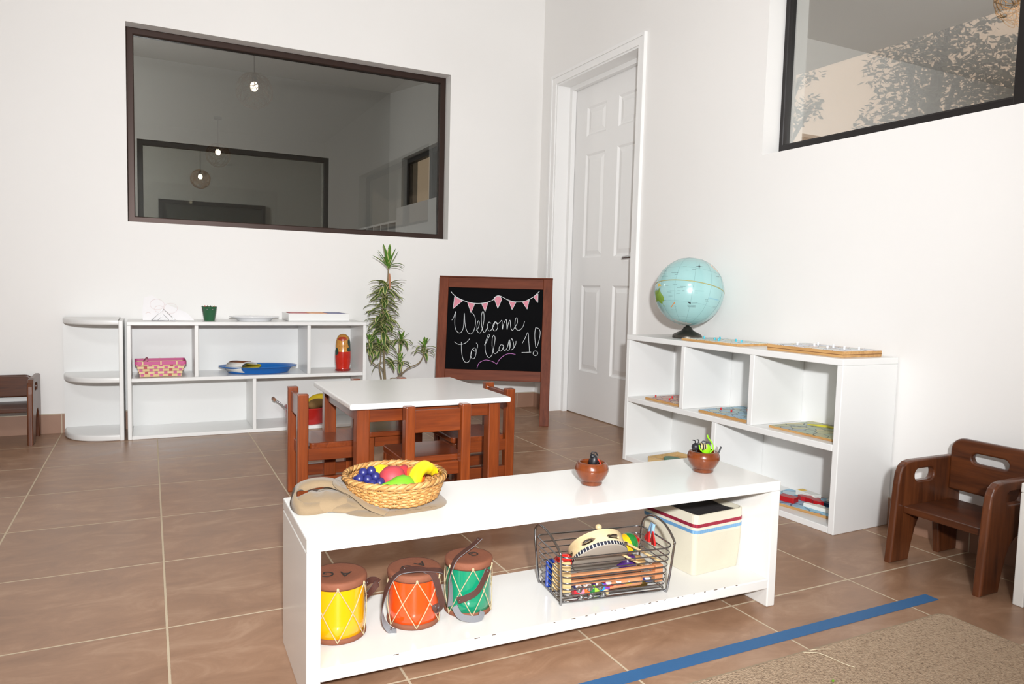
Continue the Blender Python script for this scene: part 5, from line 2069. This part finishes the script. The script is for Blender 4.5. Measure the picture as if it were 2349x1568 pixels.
MB().tube(catmull([bc[-1] - Vector((.003, .002, -.001)), bc[-1] + Vector((.010, .004, -.001)), bc[-1] + Vector((.021, .008, .000))], 4), .0085, 10, scale=[1.25, .98, .92, .9, .9, .92, .98, 1.05, 1.1][:9]).build('banana_stem', mat('banana_yellow', 'F0D010', .45), o)

# ---------------------------------------------------------------- floor things
o = MB().bb(-.10, 2.366, -2.900, -2.861, .0003, .0012).build('tape_strip', mat('blue_tape', '2C6294', .6, var=.06, vscale=40, bump=.2, bscale=200), )
tag(o, 'strip of blue tape stuck on the floor tiles along the rug', 'tape')
M_rug = mat('beige_rug', 'AE947B', .95)
nt = M_rug.node_tree
b_ = nt.nodes['Principled BSDF']
tc = nt.nodes.new('ShaderNodeTexCoord')
vo = nt.nodes.new('ShaderNodeTexVoronoi')
vo.inputs['Scale'].default_value = 260
n0 = nt.nodes.new('ShaderNodeTexNoise')
n0.inputs['Scale'].default_value = 190
n0.inputs['Detail'].default_value = 6
nt.links.new(tc.outputs['Object'], vo.inputs['Vector'])
nt.links.new(tc.outputs['Object'], n0.inputs['Vector'])
cr = nt.nodes.new('ShaderNodeValToRGB')
cr.color_ramp.elements[0].position = .30
cr.color_ramp.elements[0].color = lin('7F6A56')
cr.color_ramp.elements[1].position = .44
cr.color_ramp.elements[1].color = lin('AF957B')
x_ = cr.color_ramp.elements.new(.75)
x_.color = lin('C0A88E')
nt.links.new(n0.outputs['Fac'], cr.inputs['Fac'])
nt.links.new(cr.outputs['Color'], b_.inputs['Base Color'])
bu = nt.nodes.new('ShaderNodeBump')
bu.inputs['Strength'].default_value = .8
bu.inputs['Distance'].default_value = .003
nt.links.new(vo.outputs['Distance'], bu.inputs['Height'])
nt.links.new(bu.outputs['Normal'], b_.inputs['Normal'])
t = thing('floor_rug', 'beige low pile rug in the near right corner of the picture', 'rug', (1.65, -3.47, 0))
MB().plate([rrect(-.75, .632, -.5, .505, .03, 6)], .007, .002, TM((0, 0, .0037))).build('rug_pile', M_rug, t)
MB().plate([rrect(-.753, .635, -.503, .508, .032, 6), rrect(-.744, .626, -.494, .499, .028, 6)[::-1]], .0066, .0015, TM((0, 0, .0036))).build('rug_binding', mat('rug_binding', '9A8A72', .9), t)
o = MB().tube(catmull([(1.835, -2.985, .0092), (1.80, -2.972, .009), (1.775, -2.962, .004), (1.765, -2.972, .0092), (1.79, -2.985, .0092), (1.80, -3.01, .0092), (1.806, -3.045, .0092), (1.815, -3.065, .0092)], 8), .0009, 5).build('loose_thread', mat('cream_thread_loose', 'E0D2B4', .9))
tag(o, 'loose cream thread curling over the rug edge', 'thread')
o = MB().ell((1.722, -3.085, .0092), (.005, .0028, .0018), 10, 6, rot=(0, 0, .5)).build('green_speck', mat('green_crumb', '74B021', .6))
tag(o, 'tiny green scrap lying on the rug', 'scrap')

# ---------------------------------------------------------------- in the room beyond window 1
t = thing('cubby_cabinet', 'white cabinet with open slots in the dark room beyond, lower right of the window', 'cabinet', (2.46, 1.3, 0))
M_cab = mat('cabinet_white', 'D6D6D6', .5)
MB().bb(0, .34, 0, 1.1, 1.50, 1.525).build('cabinet_top', M_cab, t)
MB().bb(.30, .34, 0, 2.58, 0, 1.38).build('cabinet_back', M_cab, t)
for k in range(6):
    MB().bb(0, .30, 1.1 + k * .25, 1.12 + k * .25, 0, 1.40).build('cabinet_divider', M_cab, t)
MB().bb(0, .34, 0, 1.1, 0, 1.5).build('cabinet_body', M_cab, t)
MB().bb(0, .34, 1.1, 2.58, 1.40, 1.42).build('cabinet_ledge', M_cab, t)

# ---------------------------------------------------------------- outside window 2
struct(MB().bb(3.02, 14, -9, 9, -.12, -.02).build('ground', mat('ground', '5F5E50', .9)))
t = MB()
t.add([(3.02, -6.4, 2.62), (3.02, 1.5, 2.62), (3.9, 1.5, 2.14), (3.9, -6.4, 2.14), (3.02, -6.4, 2.75), (3.02, 1.5, 2.75), (3.92, 1.5, 2.22), (3.92, -6.4, 2.22)],
      [[0, 1, 2, 3], [7, 6, 5, 4], [3, 2, 6, 7], [0, 4, 5, 1], [1, 5, 6, 2], [0, 3, 7, 4]])
struct(t.build('roof_eave', mat('eave_paint', 'D6D3CC', .7)))
M_tl = [mat('tree_leaf', '4F5B4C', .6), mat('tree_bark', '4A4036', .9)]


def tree(loc, blobs, label, n, seed):
    t = thing('tree', label, 'tree', loc, 0, 'trees outside')
    q = random.Random(seed)
    tr = MB()
    tr.tube(catmull([(0, 0, 0), (.05, 0, 1.0), (0, .05, 2.0), (.05, 0, 2.9)], 6), .07, 8, scale=[1 - .03 * i for i in range(19)])
    for (c, r) in blobs:
        tr.tube([(0, .03, 1.6), (c[0] * .5, c[1] * .5, (1.6 + c[2]) / 2 + .1), c], .022, 6)
    tr.build('trunk', M_tl[1], t)
    w = MB()
    for (c, r) in blobs:
        for k in range(int(2.0 * n * (r[0] * r[2]) / .2)):
            d = Vector((q.gauss(0, 1), q.gauss(0, 1), q.gauss(0, 1))).normalized() * q.random() ** .4
            p = Vector((c[0] + d.x * r[0], c[1] + d.y * r[1], c[2] + d.z * r[2]))
            a = Vector((q.gauss(0, 1), q.gauss(0, 1), q.gauss(0, .6) - .5)).normalized()
            b = a.orthogonal().normalized()
            L_ = q.uniform(.045, .085)
            w.add([p, p + a * L_ * .5 + b * L_ * .28, p + a * L_, p + a * L_ * .5 - b * L_ * .28], [[0, 1, 2, 3]])
    w.build('foliage', M_tl[0], t)
    return t


tree((6.6, .1, 0), [((0, .25, 2.95), (.3, .42, .34)), ((0, -.2, 2.7), (.3, .5, .45)), ((0, .35, 2.45), (.3, .35, .25)), ((.1, -.6, 2.5), (.4, .5, .5)), ((0, -.1, 3.2), (.3, .5, .25)), ((0, .75, 2.22), (.3, .5, .1))], 'leafy tree seen through the right window, filling its middle', 900, 1)
tree((6.6, 2.2, 0), [((0, -.35, 2.75), (.3, .28, .2)), ((0, -.62, 3.12), (.2, .24, .08)), ((0, -.1, 3.0), (.4, .4, .5)), ((0, -.78, 2.78), (.12, .1, .14))], 'leafy branches seen through the right window at its left edge', 700, 2)

# ---------------------------------------------------------------- light
Wd = bpy.data.worlds.new('dusk_sky')
S.world = Wd
Wd.use_nodes = True
Wd.node_tree.nodes['Background'].inputs['Color'].default_value = (1.0, .70, .48, 1)
Wd.node_tree.nodes['Background'].inputs['Strength'].default_value = 1.25


def lamp(name, kind, loc, power, col=(1, 1, 1), size=.1, aim=None, **kw):
    ld = bpy.data.lights.new(name, kind)
    ld.energy = power
    ld.color = col
    if kind == 'AREA':
        ld.shape = 'DISK'
        ld.size = size
    elif kind in ('POINT', 'SPOT'):
        ld.shadow_soft_size = size
    for k, v in kw.items():
        setattr(ld, k, v)
    o = bpy.data.objects.new(name, ld)
    COL.objects.link(o)
    o.location = loc
    if aim is not None:
        o.rotation_euler = (Vector(aim) - Vector(loc)).to_track_quat('-Z', 'Y').to_euler()
    return o


CAM = Vector((.41948, -4.10489, .83115))
lamp('camera_flash', 'SPOT', (.39, -4.45, 1.13), 470, (.97, .985, 1), .05, (2.05, .35, 1.5), spot_size=R(108), spot_blend=1.0)
lamp('overhead_fill', 'AREA', (-.5, -5.2, 2.9), 62, (.95, .98, 1), 1.0, (-.4, -4.4, 0))  # added soft fill from behind the camera, no real fixture there
for nm, x, y, z, e in (('pendant_light_near', 1.25, -1.72, 2.50, 7), ('pendant_light_rear', 1.25, -5.4, 2.50, 6), ('pendant_light_far', 1.0, 5.75, 2.09, 5)):
    lamp(nm, 'POINT', (x, y, z), e, (1, .87, .7), .03)
lamp('next_room_fill', 'AREA', (-1.2, 2.2, 2.2), 48, (1, .98, .95), .6, (2.0, 3.9, 1.6))  # added out of sight to brighten the next room's walls
lamp('far_room_fill', 'AREA', (-1.2, 5.6, 2.6), 150, (1, .97, .92), .8, (.6, 7.4, 1.4))  # unseen fill, added so the far room reads lighter than its frame

# ---------------------------------------------------------------- camera
cd = bpy.data.cameras.new('camera')
cd.sensor_width = 36
cd.sensor_fit = 'HORIZONTAL'
cd.lens = 1662.905 / 2349 * 36
cd.clip_start = .05
co = bpy.data.objects.new('camera', cd)
COL.objects.link(co)
yaw, pit, rol = .46501734, -.07536171, .02643073
cy, sy, cp, sp = math.cos(yaw), math.sin(yaw), math.cos(pit), math.sin(pit)
f_ = Vector((sy * cp, cy * cp, sp))
r_ = Vector((cy, -sy, 0))
u_ = r_.cross(f_)
r2 = r_ * math.cos(rol) + u_ * math.sin(rol)
u2 = u_ * math.cos(rol) - r_ * math.sin(rol)
mw = Matrix((r2, u2, -f_)).transposed().to_4x4()
mw.translation = CAM
co.matrix_world = mw
S.camera = co

S.view_settings.view_transform = 'Standard'
S.view_settings.look = 'None'
S.view_settings.exposure = 0.24
S.view_settings.gamma = 1.0
S.view_settings.use_curve_mapping = False
